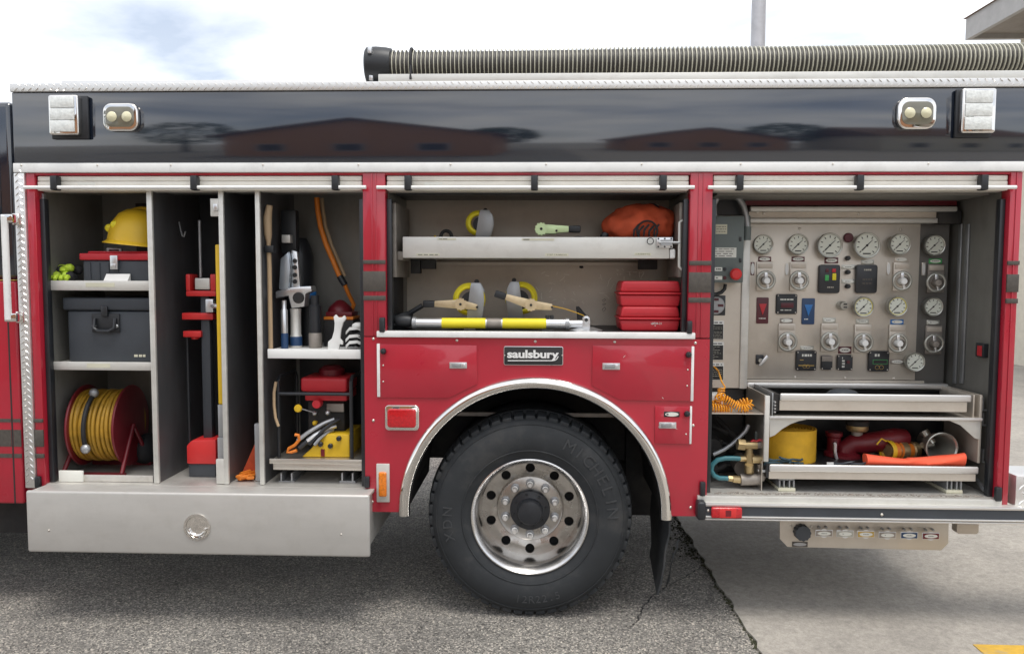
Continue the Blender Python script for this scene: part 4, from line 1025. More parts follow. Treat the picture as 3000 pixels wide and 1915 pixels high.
# small rams / canisters beside it
for nm, lb, x, x1, y0, m_, m2 in (('hydraulic_ram', 'slim silver ram left of the silver cutter', 262, 322, 1005, 'silver', 'dark_blue'), ('hydraulic_ram', 'black ram with grey foot right of the silver cutter', 510, 620, 960, 'black_satin', 'galv')):
    a = rect(ZA, x, y0, x1, 1420, .17 if m_ == 'silver' else .2); r = (a[1] - a[0]) / 2; c = ((a[0] + a[1]) / 2, .17 if m_ == 'silver' else .22)
    o = thing(nm, lb, 'ram', (c[0], c[1], zs3), 'rams on the tool shelf')
    B().lathe([(r * 1.05, 0), (r * 1.1, .01), (r * 1.1, .075), (r, .08)], (c[0], c[1], zs3 + .001), (0, 0, 1), 20).end('foot', m2, o)
    B().lathe([(r, .081), (r, (a[3] - zs3) * .8), (r * .7, (a[3] - zs3) * .83), (r * .7, a[3] - zs3)], (c[0], c[1], zs3 + .001), (0, 0, 1), 20).end('barrel', m_, o)
# dark frame / hoses behind
b_ = B(); p = zs(ZA, 420, 300, .45)
B_dark = B()
B_dark.lathe([(.08, 0), (.085, .02), (.085, .5), (.07, .56), (.05, .6)], (p.x - .01, .47, zs3 + .001), (0, 0, 1), 18)
o = B_dark.end('air_cylinder', 'black_satin', origin=(p.x, .47, zs3)); tag(o, 'tall black cylinder at the back of the tool shelf', 'cylinder')
p = zs(ZA, 510, 830, .38); o = B().lathe([(.04, 0), (.04, .26), (.045, .265), (.045, .31), (.03, .33)], (p.x, .38, zs3 + .001), (0, 0, 1), 18, mats=[0, 1, 1, 1]).end('spray_bottle', ['black_plastic', 'blue'], origin=(p.x, .38, zs3)); tag(o, 'dark bottle with blue cap behind the cutter', 'bottle')
# hanging orange hose
hp_ = [zs(ZA, x, y, .40) for x, y in ((590, 60), (600, 180), (625, 330), (680, 500), (745, 650), (800, 780))]
ho = thing('hydraulic_hose', 'orange hydraulic hose hanging down the back wall of the tool bay', 'hose', hp_[-1])
B().tube(hp_, .015, 10).end('hose', 'orange', ho)
B().tube([p + Vector((.02, .03, .0)) for p in hp_], .011, 8).end('hose', 'wood', ho)
e = zs(ZA, 848, 860, .4); B().bar(hp_[-1], e, .018, 12).end('coupling', 'black_satin', ho)
e2 = [e, zs(ZA, 880, 940, .42), zs(ZA, 930, 1040, .45), zs(ZA, 900, 1130, .45)]; B().tube(e2, .012, 8).end('tail', 'orange', ho)
# red hand pump
a = rect(ZA, 650, 965, 925, 1185, .3)
hpmp = thing('hand_pump', 'dark red hand pump with orange band at the back of the tool shelf', 'pump', ((a[0] + a[1]) / 2, .38, zs3))
B().box(a[0], a[1], .3, .46, zs3 + .001, a[2] + .002).end('base', 'chassis', hpmp, .006)
B().box(a[0], a[1], .3, .46, a[2] + .003, a[2] + .02).end('band', 'orange', hpmp, .003)
B().lathe([(.0001, 0), (.06, 0), (.068, .01), (.068, .03), (.06, .05), (.02, .085), (.0001, .09)], ((a[0] + a[1]) / 2 - .01, .38, a[2] + .021), (0, 0, 1), 24).box(a[0] + .01, a[1] - .01, .31, .45, a[2] + .0205, a[2] + .045).end('tank', 'dark_red', hpmp, .003)
# white spanner
sp = polyA([(690, 1475), (695, 1400), (730, 1370), (750, 1300), (755, 1230), (745, 1175), (765, 1150), (790, 1178), (820, 1178), (845, 1158), (862, 1190), (835, 1225), (815, 1290), (805, 1370), (830, 1400), (830, 1430), (800, 1420), (790, 1475)], .1)
mz = min(p[1] for p in sp); o = B().prism([(p[0], p[1] - mz + zs3 + .001) for p in sp], .095, .112).end('spanner', 'white_plastic', origin=(sp[0][0], .1, zs3), bev=.003); tag(o, 'white hydrant spanner standing on the tool shelf', 'spanner')
# black harness with white straps
c = zs(ZA, 950, 1300, .16); hn = thing('harness', 'black harness with white straps beside the white spanner', 'harness', (c.x, .16, zs3))
b_ = B(); q = random.Random(9)
for i in range(9): b_.ball((c.x + q.uniform(-.03, .035), .17 + q.uniform(-.04, .05), zs3 + .03 + q.uniform(0, .075)), (q.uniform(.022, .035), .03, q.uniform(.02, .034)), 10, 7, .1, q)
b_.end('webbing', 'strap_black', hn)
b_ = B()
for z0, y_ in ((.06, .1), (.1, .105), (.028, .1)): b_.ribbon([(c.x - .045, y_ + .02, zs3 + z0 - .012), (c.x - .02, y_, zs3 + z0 + .012), (c.x + .02, y_, zs3 + z0 + .016), (c.x + .05, y_ + .02, zs3 + z0)], (0, .1, 1), .016, .003)
b_.ball((c.x + .02, .13, zs3 + .125), (.035, .03, .02), 12, 8); b_.end('strap', 'white_plastic', hn)
# lower: hydraulic power unit
c = zs(ZB, 640, 800, .2); pu = thing('power_unit', 'portable hydraulic power unit with red tank and yellow base', 'power unit', (c.x, .25, zs4 - .012))
zb = zs4 - .011
a = rect(ZB, 470, 885, 1015, 1160, .14); B().prism([(a[0], zb), (a[1], zb), (a[1], a[3]), (a[0] + .115, a[3]), (a[0] + .05, a[2] + .05)], .14, .42).end('base_tank', 'yellow', pu, .008)
a = rect(ZB, 460, 255, 985, 415, .16); B().box(a[0], a[1], .16, .4, a[2], a[3]).end('fuel_tank', 'red_plastic', pu, .014, 3)
a2 = rect(ZB, 510, 455, 985, 515, .165); B().box(a2[0], a2[1], .165, .39, a2[2], a[2] - .002).end('tank_lower', 'red_plastic', pu, .008)
a3 = rect(ZB, 690, 170, 920, 255, .28); B().lathe([(.07, 0), (.07, .03), (.04, .05), (.0001, .05)], ((a3[0] + a3[1]) / 2, .3, a[3] + .001), (0, 0, 1), 20).end('filler_cap', 'dark_red', pu)
cc = zs(ZB, 650, 545, .15); B().lathe([(.0001, -.02), (.022, -.018), (.026, 0), (.024, .03)], (cc.x, .15, cc.z), (0, 1, 0), 16).end('fuel_knob', 'red_plastic', pu)
a4 = rect(ZB, 545, 560, 960, 890, .22); B().box(a4[0], a4[1], .22, .4, a4[2], a2[2] - .002).end('engine', 'chassis', pu, .01)
a5 = rect(ZB, 755, 545, 950, 640, .2); B().box(a5[0], a5[1], .2, .219, a5[2], a5[3]).end('cooling_shroud', 'galv', pu, .004)
fr = B()
f0 = rect(ZB, 215, 250, 1035, 1150, .12)
for x in (f0[0], f0[1]):
    fr.tube([(x, .12, zb + .004), (x, .12, f0[3] - .02), (x, .15, f0[3]), (x, .4, f0[3]), (x, .43, f0[3] - .03), (x, .43, zb + .004)], .0105, 8)
zc_ = zs(ZB, 600, 435, .12).z; fr.bar((f0[0], .12, zc_), (f0[1], .12, zc_), .0095, 8)
fr.end('roll_frame', 'black_satin', pu)
kn = zs(ZB, 435, 598, .13); B().lathe([(.0001, -.012), (.018, -.01), (.022, 0), (.018, .012), (.0001, .014)], (kn.x, .13, kn.z), (0, 1, 0), 12).end('knob', 'yellow', pu)
k2 = zs(ZB, 618, 655, .15); B().bar((kn.x, .14, kn.z), (k2.x, .17, k2.z), .0035, 6).end('choke_rod', 'grey_metal', pu)
for x, y, m_ in ((618, 655, 'silver'), (765, 650, 'silver'), (620, 765, 'yellow'), (740, 765, 'yellow')):
    k3 = zs(ZB, x, y, .18); B().ball((k3.x, .185, k3.z), .0135, 12, 8).bar((k3.x, .185, k3.z), (k3.x, .222, k3.z), .007, 8).end('fitting', m_, pu)
for (x0, y0, x1, y1, r, m_) in ((430, 960, 840, 720, .011, 'grey_metal'), (540, 960, 860, 800, .011, 'silver'), (560, 1000, 900, 720, .010, 'black_satin'), (450, 1040, 760, 860, .013, 'black_satin'), (620, 1010, 830, 840, .009, 'grey_metal')):
    p0, p1 = zs(ZB, x0, y0, .115), zs(ZB, x1, y1, .18); mid = (p0 + p1) / 2 + Vector((0, -.015, .012)); B().tube([p0, p0.lerp(mid, .6) + Vector((0, -.005, .003)), mid, p1.lerp(mid, .5) + Vector((0, -.003, .004)), p1], r, 8).end('coupler', m_, pu)
hk_ = [zs(ZB, x, y, .11) for x, y in ((400, 895), (440, 900), (450, 950), (400, 1010), (330, 1050), (315, 1090), (360, 1090), (420, 1070))]
B().tube(hk_, .009, 8).end('lever', 'orange', pu)
B().box(*[rect(ZB, 690, 1060, 730, 1140, .13)[i] for i in (0, 1)], .132, .139, *[rect(ZB, 690, 1060, 730, 1140, .13)[i] for i in (2, 3)]).end('sticker', 'dark_red', pu)
for x, y in ((800, 1020), (895, 935), (690, 1000)): k3 = zs(ZB, x, y, .13); B().cyl((k3.x, .118, k3.z), .013, .0215, seg=14, bev=.003).end('port', 'black_satin', pu)
hs = [zs(ZB, x, y, .1) for x, y in ((185, 300), (165, 420), (165, 560), (180, 700), (215, 800))]
o = B().tube(hs, .008, 8).end('hose_loop', 'wood', origin=hs[-1]); tag(o, 'brown hose hanging on the left of the power unit', 'hose')

# ================================================================== MIDDLE BAY
# pull-out tray
zmt = zz(Z3, 1200, 560, .08).z
a = rect(Z3, 297, 560, 2090, 703, .08)
tr_ = B().box(a[0], a[1], .08, .09, a[2], a[3]).end('tray_front', 'tray_alu', T, .003)
zsM = zmt - .035
B().box(a[0] + .002, a[1] - .002, .091, .56, a[2] + .001, a[2] + .01).box(a[0] + .001, a[0] + .008, .091, .56, a[2] + .0105, a[3] - .002).box(a[1] - .008, a[1] - .001, .091, .56, a[2] + .0105, a[3] - .002).box(a[0] + .009, a[1] - .009, .553, .56, a[2] + .0105, a[3] - .002).end('tray_pan', 'tray_alu', T)
B().box(a[0] + .01, a[1] - .01, .0915, .552, zsM - .008, zsM).end('tray_liner', 'black_plastic', T)
b4 = rect(Z3, 2090, 640, 2128, 706, .085); B().box(b4[0] + .001, b4[1], .075, .12, b4[2], b4[3]).end('tray_roller', 'white_plastic', T, .008, 3)
b4 = rect(Z3, 2003, 563, 2112, 634, .07); lt = B().box(b4[0], b4[1], .066, .0795, b4[2], b4[3]).end('slide_bolt', 'silver', T, .002)
for (u, v) in ((.1, .12), (.5, .12), (.9, .12), (.1, .88), (.5, .88), (.9, .88)): B().cyl((b4[0] + (b4[1] - b4[0]) * u, .0635, b4[2] + (b4[3] - b4[2]) * v), .0045, .0026, seg=10).end('bolt_hole', 'chassis', lt)
zc_ = (b4[2] + b4[3]) / 2; B().bar((b4[0] + .01, .058, zc_), (zz(Z3, 2160, 600, .06).x, .058, zc_), .007, 10).box(b4[0] + .02, b4[1] - .006, .0525, .0655, zc_ - .014, zc_ + .014).end('bolt', 'grey_metal', lt)
rp0 = zz(Z3, 1962, 588, .06); B().torus((rp0.x, .062, rp0.z), (0, 1, .1), .016, .0022, 20, 6).end('pull_ring', 'chassis', lt)
for x0, y0, x1, y1, tx in ((1098, 570, 1316, 584, None), (1255, 671, 1412, 688, 'STEP CRIBBING'), (1855, 667, 1967, 682, 'CRIBBING'), (530, 568, 655, 580, None), (390, 672, 545, 686, None)):
    b4 = rect(Z3, x0, y0, x1, y1, .079); sk = B().box(b4[0], b4[1], .0783, .0797, b4[2], b4[3]).end('sticker', 'label_cream', tr_)
    if tx: put_text(tx, ((b4[0] + b4[1]) / 2, .078, (b4[2] + b4[3]) / 2), (b4[1] - b4[0]) * .85, 'ink', sk, (b4[3] - b4[2]) * .55)
    else: dashes(b4[0] + .008, b4[1] - .008, b4[2] + .001, b4[3] - .001, .078, 1, 'grey_plastic', sk)
# slide frames left and right
xA = zz(Z3, 240, 700, .1).x
B().box(xA - .012, xA + .012, .1, .5, zz(Z3, 240, 830, .1).z, zz(Z3, 240, 330, .1).z).box(xA + .013, a[0] - .004, .12, .5, a[2] - .01, a[2] + .035).end('slide_frame', 'galv', T, .003)
B().box(xA - .045, xA - .02, .1, .48, zFloorM + .003, zz(Z3, 240, 420, .1).z).end('slide_channel', 'chassis', T, .003)
hb_ = [zz(Z3, x, y, .06) for x, y in ((2205, 432), (2158, 462), (2155, 760), (2195, 800), (2195, 835))]
B().tube(hb_, .0075, 8).end('tray_support', 'tray_alu', T)
b4 = rect(Z3, 2150, 330, 2190, 1000, .1); B().box(b4[0], b4[1] + .01, .09, .45, zz(Z3, 2170, 830, .1).z, b4[3]).end('slide_frame', 'galv', T, .003)
for x0, y0, x1, y1 in ((350, 735, 415, 805), (420, 730, 515, 775), (1885, 728, 2010, 778)):
    b4 = rect(Z3, x0, y0, x1, y1, .3); B().box(b4[0], b4[1], .3, .36, b4[2], a[2] - .002).end('slide_bracket', 'chassis', T, .004)
B().box(a[0] + .1, a[1] - .06, DM - .05, DM - .002, a[2] - .03, a[2] - .01).end('back_rail', 'wall_steel', T)
B().box(xA1 + .03, xB0 - .03, .11, .4, zOpenT + .0, zOpenT + .018).end('shutter_guard', 'black_satin', T)
# pen marks and scratches on the back wall
q = random.Random(8)
for i in range(46):
    x, y = q.uniform(1180, 1700), q.uniform(790, 1000)
    if i > 30: x, y = q.uniform(1720, 1920), q.uniform(770, 830)
    p0 = zz(Z3, x, y, DM); an = q.uniform(0, 6.3); l = q.uniform(.008, .04); cv = q.uniform(-.5, .5); pts = [p0]
    for s in range(5): an += cv / 3; pts.append(pts[-1] + Vector((math.cos(an), 0, math.sin(an))) * l / 5)
    B().ribbon([(p.x, DM - .0004, p.z) for p in pts], (0, 1, 0), .0006, q.uniform(.002, .0036)).end('scratch', 'slat_cream', T)
for y0, y1 in ((975, 995), (1005, 1020), (1030, 1062)):
    p0 = zz(Z3, 1655, y0, DM); p1 = zz(Z3, 1645, y1, DM); B().tube([(p0.x, DM - .001, p0.z), (p0.x + .007, DM - .001, (p0.z + p1.z) / 2 + .003), (p1.x, DM - .001, p1.z), (p1.x - .006, DM - .001, (p0.z + p1.z) / 2), (p0.x, DM - .001, p0.z)], .0012, 5).end('pen_mark', 'ink', T)
p0 = zz(Z3, 1498, 758, DM); B().ball((p0.x, DM - .004, p0.z), (.012, .005, .012), 8, 6, .25, q).end('bolt_head', 'chassis', T)

def strap_reel(cx, cy, Zf, Y, zbase, flip, label, h_px=190):
    c = zz(Zf, cx, cy, Y); s = mpp(Y) * .43605; h = h_px * s
    t_ = thing('strap_reel', label, 'strap winch', (c.x, Y, zbase), 'reels of yellow strap in the middle bay')
    f = -1 if flip else 1
    zt = zbase + h
    out = [(-.045, .0), (.028, .0), (.042, .05), (.055, h * .55), (.05, h * .8), (.03, h * .95), (-.015, h * .95), (-.022, h * .8)]
    B().prism([(c.x + f * x, zbase + .012 + z * .93) for x, z in out], Y - .035, Y - .03).end('side_plate', 'grey_metal', t_, .0015)
    B().prism([(c.x + f * x, zbase + .012 + z * .93) for x, z in out], Y + .03, Y + .035).end('side_plate', 'grey_metal', t_, .0015)
    B().torus((c.x - f * .028, Y, zbase + h * .60), (0, 1, 0), h * .28, .0135, 32, 8).torus((c.x - f * .028, Y - .016, zbase + h * .60), (0, 1, 0), h * .25, .012, 32, 8).end('wound_strap', 'yellow_bright', t_)
    B().lathe([(.0001, -.028), (h * .2, -.028), (h * .2, .028), (.0001, .028)], (c.x - f * .015, Y, zbase + h * .56), (0, 1, 0), 24).end('hub', 'chassis', t_)
    B().box(c.x - .04, c.x + .035, Y - .04, Y + .04, zbase, zbase + .0115).end('foot', 'chassis', t_, .003)
    B().cyl((c.x + f * .012, Y - .02, zt - .012), .012, .04, seg=14).end('pin', 'chassis', t_)
    return t_
strap_reel(840, 460, Z3, .26, zsM, False, 'grey winch with yellow strap standing on the upper tray', 245)
strap_reel(780, 960, Z3, .22, zFloorM, False, 'grey winch with yellow strap behind the long silver strut', 335)
strap_reel(1060, 950, Z3, .34, zFloorM, True, 'grey winch with yellow strap facing the other way behind the open ratchet', 335)

def ratchet(pts, Zf, Y, body, label, name='ratchet_buckle', green=False):
    (hx, hy), (mx_, my_), (ex, ey) = pts          # grip end, pivot, tail end
    g, m_, e = zz(Zf, hx, hy, Y), zz(Zf, mx_, my_, Y), zz(Zf, ex, ey, Y)
    t_ = thing(name, label, 'ratchet', m_ - Vector((0, 0, .03)), 'ratchet buckles in the middle bay')
    def plate(p, q_, w0, w1, y0, y1, nm, mt, bev=.003):
        d = (q_ - p); d.y = 0; d.normalize(); n_ = Vector((-d.z, 0, d.x))
        P = [p + n_ * w0, p - n_ * w0, q_ - n_ * w1, q_ + n_ * w1]
        return B().prism([(v.x, v.z) for v in P], y0, y1).end(nm, mt, t_, bev)
    d = (m_ - g).normalized()
    gr = g + (m_ - g) * .3
    plate(g, gr, .018, .017, Y - .028, Y + .028, 'grip', 'black_plastic', .006)
    for s in (-1, 1): plate(gr + d * .001, m_, .015, .025, Y + s * .022 - .002, Y + s * .022 + .002, 'lever_plate', body, .001)
    for s in (-1, 1): plate(m_, e, .024, .015, Y + s * .028 - .002, Y + s * .028 + .002, 'base_plate', body, .001)
    for s in (-1, 1):
        pr = []
        for k in range(48):
            t = 2 * math.pi * k / 48; r = .034 if k % 4 < 2 else .029
            pr.append((m_.x + r * math.cos(t), m_.z + r * math.sin(t)))
        B().prism(pr, Y + s * .033 - .002, Y + s * .033 + .002).end('ratchet_wheel', body, t_)
    B().bar((m_.x, Y - .04, m_.z), (m_.x, Y + .04, m_.z), .007, 10).end('axle', 'chassis', t_)
    B().bar((e.x, Y - .034, e.z), (e.x, Y + .034, e.z), .006, 10).end('axle', 'chassis', t_)
    return t_
r1 = ratchet([(1492, 508), (1228, 508), (1330, 520)], Z3, .17, 'lime_metal', 'lime green ratchet buckle with black grip on the upper tray')
r2 = ratchet([(918, 938), (1160, 1015), (1300, 1030)], Z3, .14, 'tan_metal', 'tan ratchet buckle raised open above the silver strut')
r3 = ratchet([(438, 1008), (690, 1010), (800, 1030)], Z3, .2, 'tan_metal', 'tan ratchet buckle lying at the black end of the strut')
# webbing under the green ratchet
def pile(name, label, cat, c, size, n_, m1, zb, seed, parts=None, parent=None):
    q_ = random.Random(seed); b_ = B()
    for i in range(n_):
        a0 = q_.uniform(0, 6.3); pts = []
        x = c[0] + q_.uniform(-.5, .5) * size[0]; y = c[1] + q_.uniform(-.5, .5) * size[1]
        for s in range(7):
            a0 += q_.uniform(-.7, .7); x += math.cos(a0) * size[0] * .14; y += math.sin(a0) * size[1] * .14
            x = max(c[0] - size[0] / 2, min(c[0] + size[0] / 2, x)); y = max(c[1] - size[1] / 2, min(c[1] + size[1] / 2, y))
            pts.append((x, y, zb + .006 + (size[2] - .008) * (i / n_) * q_.uniform(.6, 1)))
        b_.tube(pts, .006, 6)
    o = b_.end(name, m1, origin=(c[0], c[1], zb)); tag(o, label, cat); return o
c = zz(Z3, 1330, 545, .2); pile('webbing', 'dark strap webbing under the lime ratchet', 'webbing', (c.x, .2), (.34, .12, .05), 9, 'strap_black', zsM, 2)
c = zz(Z3, 975, 550, .25); o = B().box(c.x - .085, c.x + .085, .21, .3, zsM, zsM + .032).end('yellow_pouch', 'yellow_bright', bev=.008, origin=(c.x, .25, zsM)); tag(o, 'flat yellow strap pack beside the upper winch', 'strap pack')
c = zz(Z3, 590, 540, .25); sk_ = thing('shackle', 'small dark shackle with yellow pin on the upper tray', 'shackle', (c.x, .25, zsM))
B().tube([(c.x + .03 * math.cos(t), .25, zsM + .04 + .036 * math.sin(t)) for t in [math.pi * (-.2 + 1.4 * i / 12) for i in range(13)]], .01, 8).end('bow', 'chassis', sk_)
B().bar((c.x - .06, .25, zsM + .022), (c.x + .05, .25, zsM + .022), .011, 10).ball((c.x - .06, .25, zsM + .03), (.012, .012, .022), 10, 8).end('pin', 'yellow', sk_)
# orange rope bag
c = zz(Z3, 1890, 480, .25); bgx = thing('rope_bag', 'orange fabric bag with black straps at the end of the upper tray', 'bag', (c.x, .26, zsM))
q = random.Random(12); b_ = B(); o0 = 0
hh = zz(Z3, 1890, 352, .25).z - zsM
def cloth_blob(b_, c, rad, seg, rings, amp, seed):
    from mathutils import noise
    i0 = len(b_.v); b_.ball(c, rad, seg, rings)
    for i in range(i0, len(b_.v)):
        v = b_.v[i]; d = (v - Vector(c)); n_ = noise.noise(v * 9 + Vector((seed, 0, 0))) + .55 * noise.noise(v * 23)
        v2 = Vector(c) + d * (1 + amp * n_); b_.v[i] = v2
cloth_blob(b_, (c.x, .26, zsM + hh * .5), (.19, .12, hh * .53), 56, 34, .2, 3)
for v in b_.v: 
    v.z = max(v.z, zsM + .001)
    v.x += (v.z - zsM) * .12 * (1 if v.x > c.x else .6)
b_.end('sack', 'orange_cloth', bgx, ang=80)
ct = zz(Z3, 1975, 360, .22); B().ball((ct.x, .24, ct.z), (.04, .03, .022), 12, 8, .12, q).bar((ct.x, .24, ct.z - .02), (ct.x - .01, .24, ct.z - .06), .02).end('drawcord_top', 'strap_black', bgx)
for i in range(5):
    p0, p1 = zz(Z3, 1850 + i * 34, 555, .12), zz(Z3, 1885 + i * 34, 475 + 8 * (i % 2), .125)
    B().ribbon([(p0.x, .125, p0.z), (p0.x * .5 + p1.x * .5 - .012, .115, (p0.z + p1.z) / 2), (p1.x, .128, p1.z)], (.6, .15, -.4), .01, .003).end('strap', 'strap_black', bgx)
c2 = zz(Z3, 1940, 520, .125); B().torus((c2.x, .122, c2.z), (.1, 1, 0), .052, .005, 26, 6).end('strap_loop', 'strap_black', bgx)
c = zz(Z3, 1635, 540, .2); cl = thing('cord_end', 'black strap hook beside the orange bag', 'hook', (c.x, .2, zsM)); B().lathe([(.014, 0), (.016, .01), (.022, .05), (.018, .065), (.0001, .07)], (c.x, .2, zsM + .001), (.3, 0, 1), 14).end('grip', 'black_plastic', cl); B().bar((c.x - .005, .2, zsM + .01), (c.x - .11, .21, zsM + .035), .004, 8).end('wire', 'grey_metal', cl)
# long strut with yellow labels
zst = zz(Z3, 900, 1120, .09)
st = thing('rescue_strut', 'long silver rescue strut with yellow labels on the middle bay floor', 'strut', (zst.x, .1, zFloorM))
rS = 34 * .43605 * mpp(.09); zc_ = zFloorM + rS + .012; xs_ = lambda v: zz(Z3, v, 1120, .09).x
B().lathe([(rS, 0), (rS, xs_(1415) - xs_(360))], (xs_(360), .1, zc_), (1, 0, 0), 28).end('outer_tube', 'silver', st)
B().lathe([(rS * .82, 0), (rS * .82, xs_(1510) - xs_(1415))], (xs_(1415), .1, zc_), (1, 0, 0), 24).end('inner_tube', 'silver', st)
for x0, x1 in ((560, 855), (968, 1262)): B().lathe([(rS + .0012, 0), (rS + .0012, xs_(x1) - xs_(x0))], (xs_(x0), .1, zc_), (1, 0, 0), 28, cap=False).end('yellow_label', 'yellow_bright', st)
B().lathe([(rS + .001, 0), (rS + .001, xs_(960) - xs_(862))], (xs_(862), .1, zc_), (1, 0, 0), 28, cap=False).end('print_label', 'galv', st)
for x in (360, 1390): B().lathe([(rS, 0), (rS + .005, .002), (rS + .005, .02), (rS, .022)], (xs_(x), .1, zc_), (1, 0, 0), 28).end('collar', 'grey_metal', st)
p = zz(Z3, 1530, 1115, .09); B().cyl((p.x, .075, p.z), .02, .05, seg=20).box(p.x - .02, p.x + .02, .078, .122, zFloorM + .012, p.z).end('clevis', 'silver', st, .003)
B().cyl((p.x, .07, p.z), .009, .06, seg=12).end('pin', 'chassis', st)
B().lathe([(.085, 0), (.085, .006), (.04, .02), (.02, .022)], (p.x, .1, zFloorM + .001), (0, 0, 1), 28).end('foot_plate', 'silver', st)
B().lathe([(rS * 1.0, 0), (rS * 1.25, .01), (rS * 1.25, .06), (rS, .08)], (xs_(360) - .085, .1, zc_ + .01), (1, 0, 0), 20).end('end_cap', 'black_plastic', st)
for x, y in ((1270, 1075), (1300, 1070)): k3 = zz(Z3, x, y, .09); B().cyl((k3.x, .1, zc_ + rS - .002), .011, .02, (0, 0, 1), 12, .002).end('valve', 'chassis', st)
# support block
for x in (750, 1275): B().box(xs_(x) - .03, xs_(x) + .03, .06, .14, zFloorM, zFloorM + .0115).end('cradle', 'chassis', st, .002)
wb = [zz(Z3, x, y, .13) for x, y in ((1300, 1022), (1380, 1040), (1450, 1062), (1510, 1085), (1545, 1110))]
o = B().ribbon(wb, (0, 1, 0), .03, .003).end('yellow_webbing', 'yellow_hose', origin=wb[-1]); tag(o, 'yellow webbing tail running from the open ratchet to the strut foot', 'webbing')
c = zz(Z3, 1500, 1050, .3); o = B().prism([(c.x - .03, c.z + .02), (c.x - .015, c.z + .02), (c.x + .04, c.z - .045), (c.x + .03, zFloorM + .002), (c.x - .02, zFloorM + .002)], .28, .31).end('wedge', 'chassis', origin=(c.x, .3, zFloorM), bev=.003); tag(o, 'black steel wedge behind the strut foot', 'wedge')
c = zz(Z3, 1000, 1060, .3); o = B().box(c.x - .3, c.x + .17, .28, .4, zFloorM + .001, zFloorM + .05).end('flat_strap_pack', 'strap_black', origin=(c.x, .3, zFloorM), bev=.012); tag(o, 'folded black strap pack behind the silver strut', 'strap pack')
c = zz(Z3, 270, 1110, .15); hdg = thing('hydraulic_hose', 'black hydraulic hose bunched at the left end of the strut', 'hose', (c.x, .2, zFloorM))
q = random.Random(31)
for i in range(3):
    pts = [(c.x + .06 * math.cos(t + i) * (1 - .1 * i), .22 + .1 * math.sin(t + i), zFloorM + .02 + i * .025 + .01 * math.sin(2 * t)) for t in [6.28 * k / 18 for k in range(19)]]
    B().tube(pts, .016, 8).end('loop', 'black_plastic', hdg)
pts = [zz(Z3, x, y, .2) for x, y in ((330, 1080), (380, 1050), (430, 1020))]; B().tube(pts, .013, 8).end('loop', 'black_plastic', hdg)
# red cases
def red_case(x0, y0, x1, y1, zb, label, txt=False):
    a = rect(Z3, x0, y0, x1, y1, .12); h = a[3] - a[2]; w2 = a[1] - a[0]; c = (a[0] + a[1]) / 2
    t_ = thing('red_case', label, 'case', (c, .25, zb), 'red plastic cases in the middle bay')
    z0, z1 = zb + .001, zb + h; zm = z0 + h * .6
    pf = lambda zl, zh, i0, i1: [(a[0] + i0, zl), (a[1] - i0, zl), (a[1] - i1, zh), (a[0] + i1, zh)]
    B().prism(pf(z0, z0 + h * .45, .014, .004), .125, .37).end('base', 'red_plastic', t_, .01, 3)
    B().prism(pf(z0 + h * .46, z0 + h * .55, .0, .0), .115, .38).end('rim', 'red_plastic', t_, .004)
    B().prism(pf(z0 + h * .56, z1, .004, .016), .12, .375).end('lid', 'red_plastic', t_, .012, 3)
    B().box(a[0] + w2 * .12, a[1] - w2 * .12, .1185, .1195, z0 + h * .72, z0 + h * .76).end('lid_rib', 'red_plastic', t_)
    if txt:
        p = zz(Z3, 2005, 1140, .12); put_text('5238-21', (p.x, .1238, p.z), .05, 'label_white', t_, .011, .01); dashes(p.x - .01, p.x + .025, p.z - .016, p.z - .008, .1238, 1, 'label_white', t_); B().ribbon([(p.x - .03, .1238, p.z), (p.x - .022, .1238, p.z - .006), (p.x - .01, .1238, p.z + .006)], (0, 1, 0), .0005, .003).end('tick_mark', 'label_white', t_)
    return z1
zt = red_case(1752, 1020, 2168, 1186, zFloorM, 'red plastic case with white print, bottom of the pair', True)
red_case(1752, 846, 2175, 1018, zt, 'plain red plastic case, top of the pair')
b4 = rect(Z3, 2207, 1122, 2243, 1210, -.02); B().box(b4[0], b4[1], -.028, -.0035, b4[2] + .0, b4[3]).end('catch', 'black_satin', T, .006)
b4 = rect(Z3, 140, 1100, 178, 1200, -.02); B().box(b4[0], b4[1], -.028, -.0035, b4[2], b4[3]).end('catch', 'black_satin', T, .006)

# ================================================================== RIGHT BAY: pump panel
YP = .44
mat('panel_shaded', (.17, .165, .155), .42, metal=.45, var=.1, vs=3, stretch=(1, 1, .3), dirt=((.12, .11, .1), .4))
px0, px1 = zz(Z5, 415, 900, YP).x, zz(Z5, 1515, 900, YP).x
pzb, pzt = zz(Z5, 950, 1452, YP).z, zz(Z5, 950, 450, YP).z
PP = B().box(px0, px1, YP, YP + .02, pzb, pzt).end('pump_panel', 'panel_steel', T, .002)
# set-back section, steel coloured dark for its shade, with the sixth column of controls
sx1 = xR0 - .03
PD = B().box(px1 + .001, sx1, YP + .045, YP + .06, pzb - .03, pzt + .03).end('pump_side_panel', 'panel_shaded', T)
# ribs on the right-hand side wall
for x, w2, m_ in ((1835, 9, 'tray_alu'), (1740, 5, 'panel_shaded')):
    Yr = .33 if x > 1800 else .40
    c = zz(Z5, x, 950, Yr); zb_, zt_ = zz(Z5, x, 1480, Yr).z, zz(Z5, x, 450, Yr).z
    B().box(xR0 - .012, xR0 - .001, Yr, Yr + .03, zb_, zt_).end('wall_rib', 'grey_metal', T, .004)
B().box(xR0 - .028, xR0 - .001, .12, .19, zz(Z5, 1990, 1310, .15).z, zz(Z5, 1990, 1220, .15).z).end('door_switch', 'black_satin', T, .004)
B().box(xR0 - .030, xR0 - .0285, .13, .17, zz(Z5, 1970, 1300, .15).z, zz(Z5, 1970, 1235, .15).z).end('door_switch_lens', 'red_plastic', T)
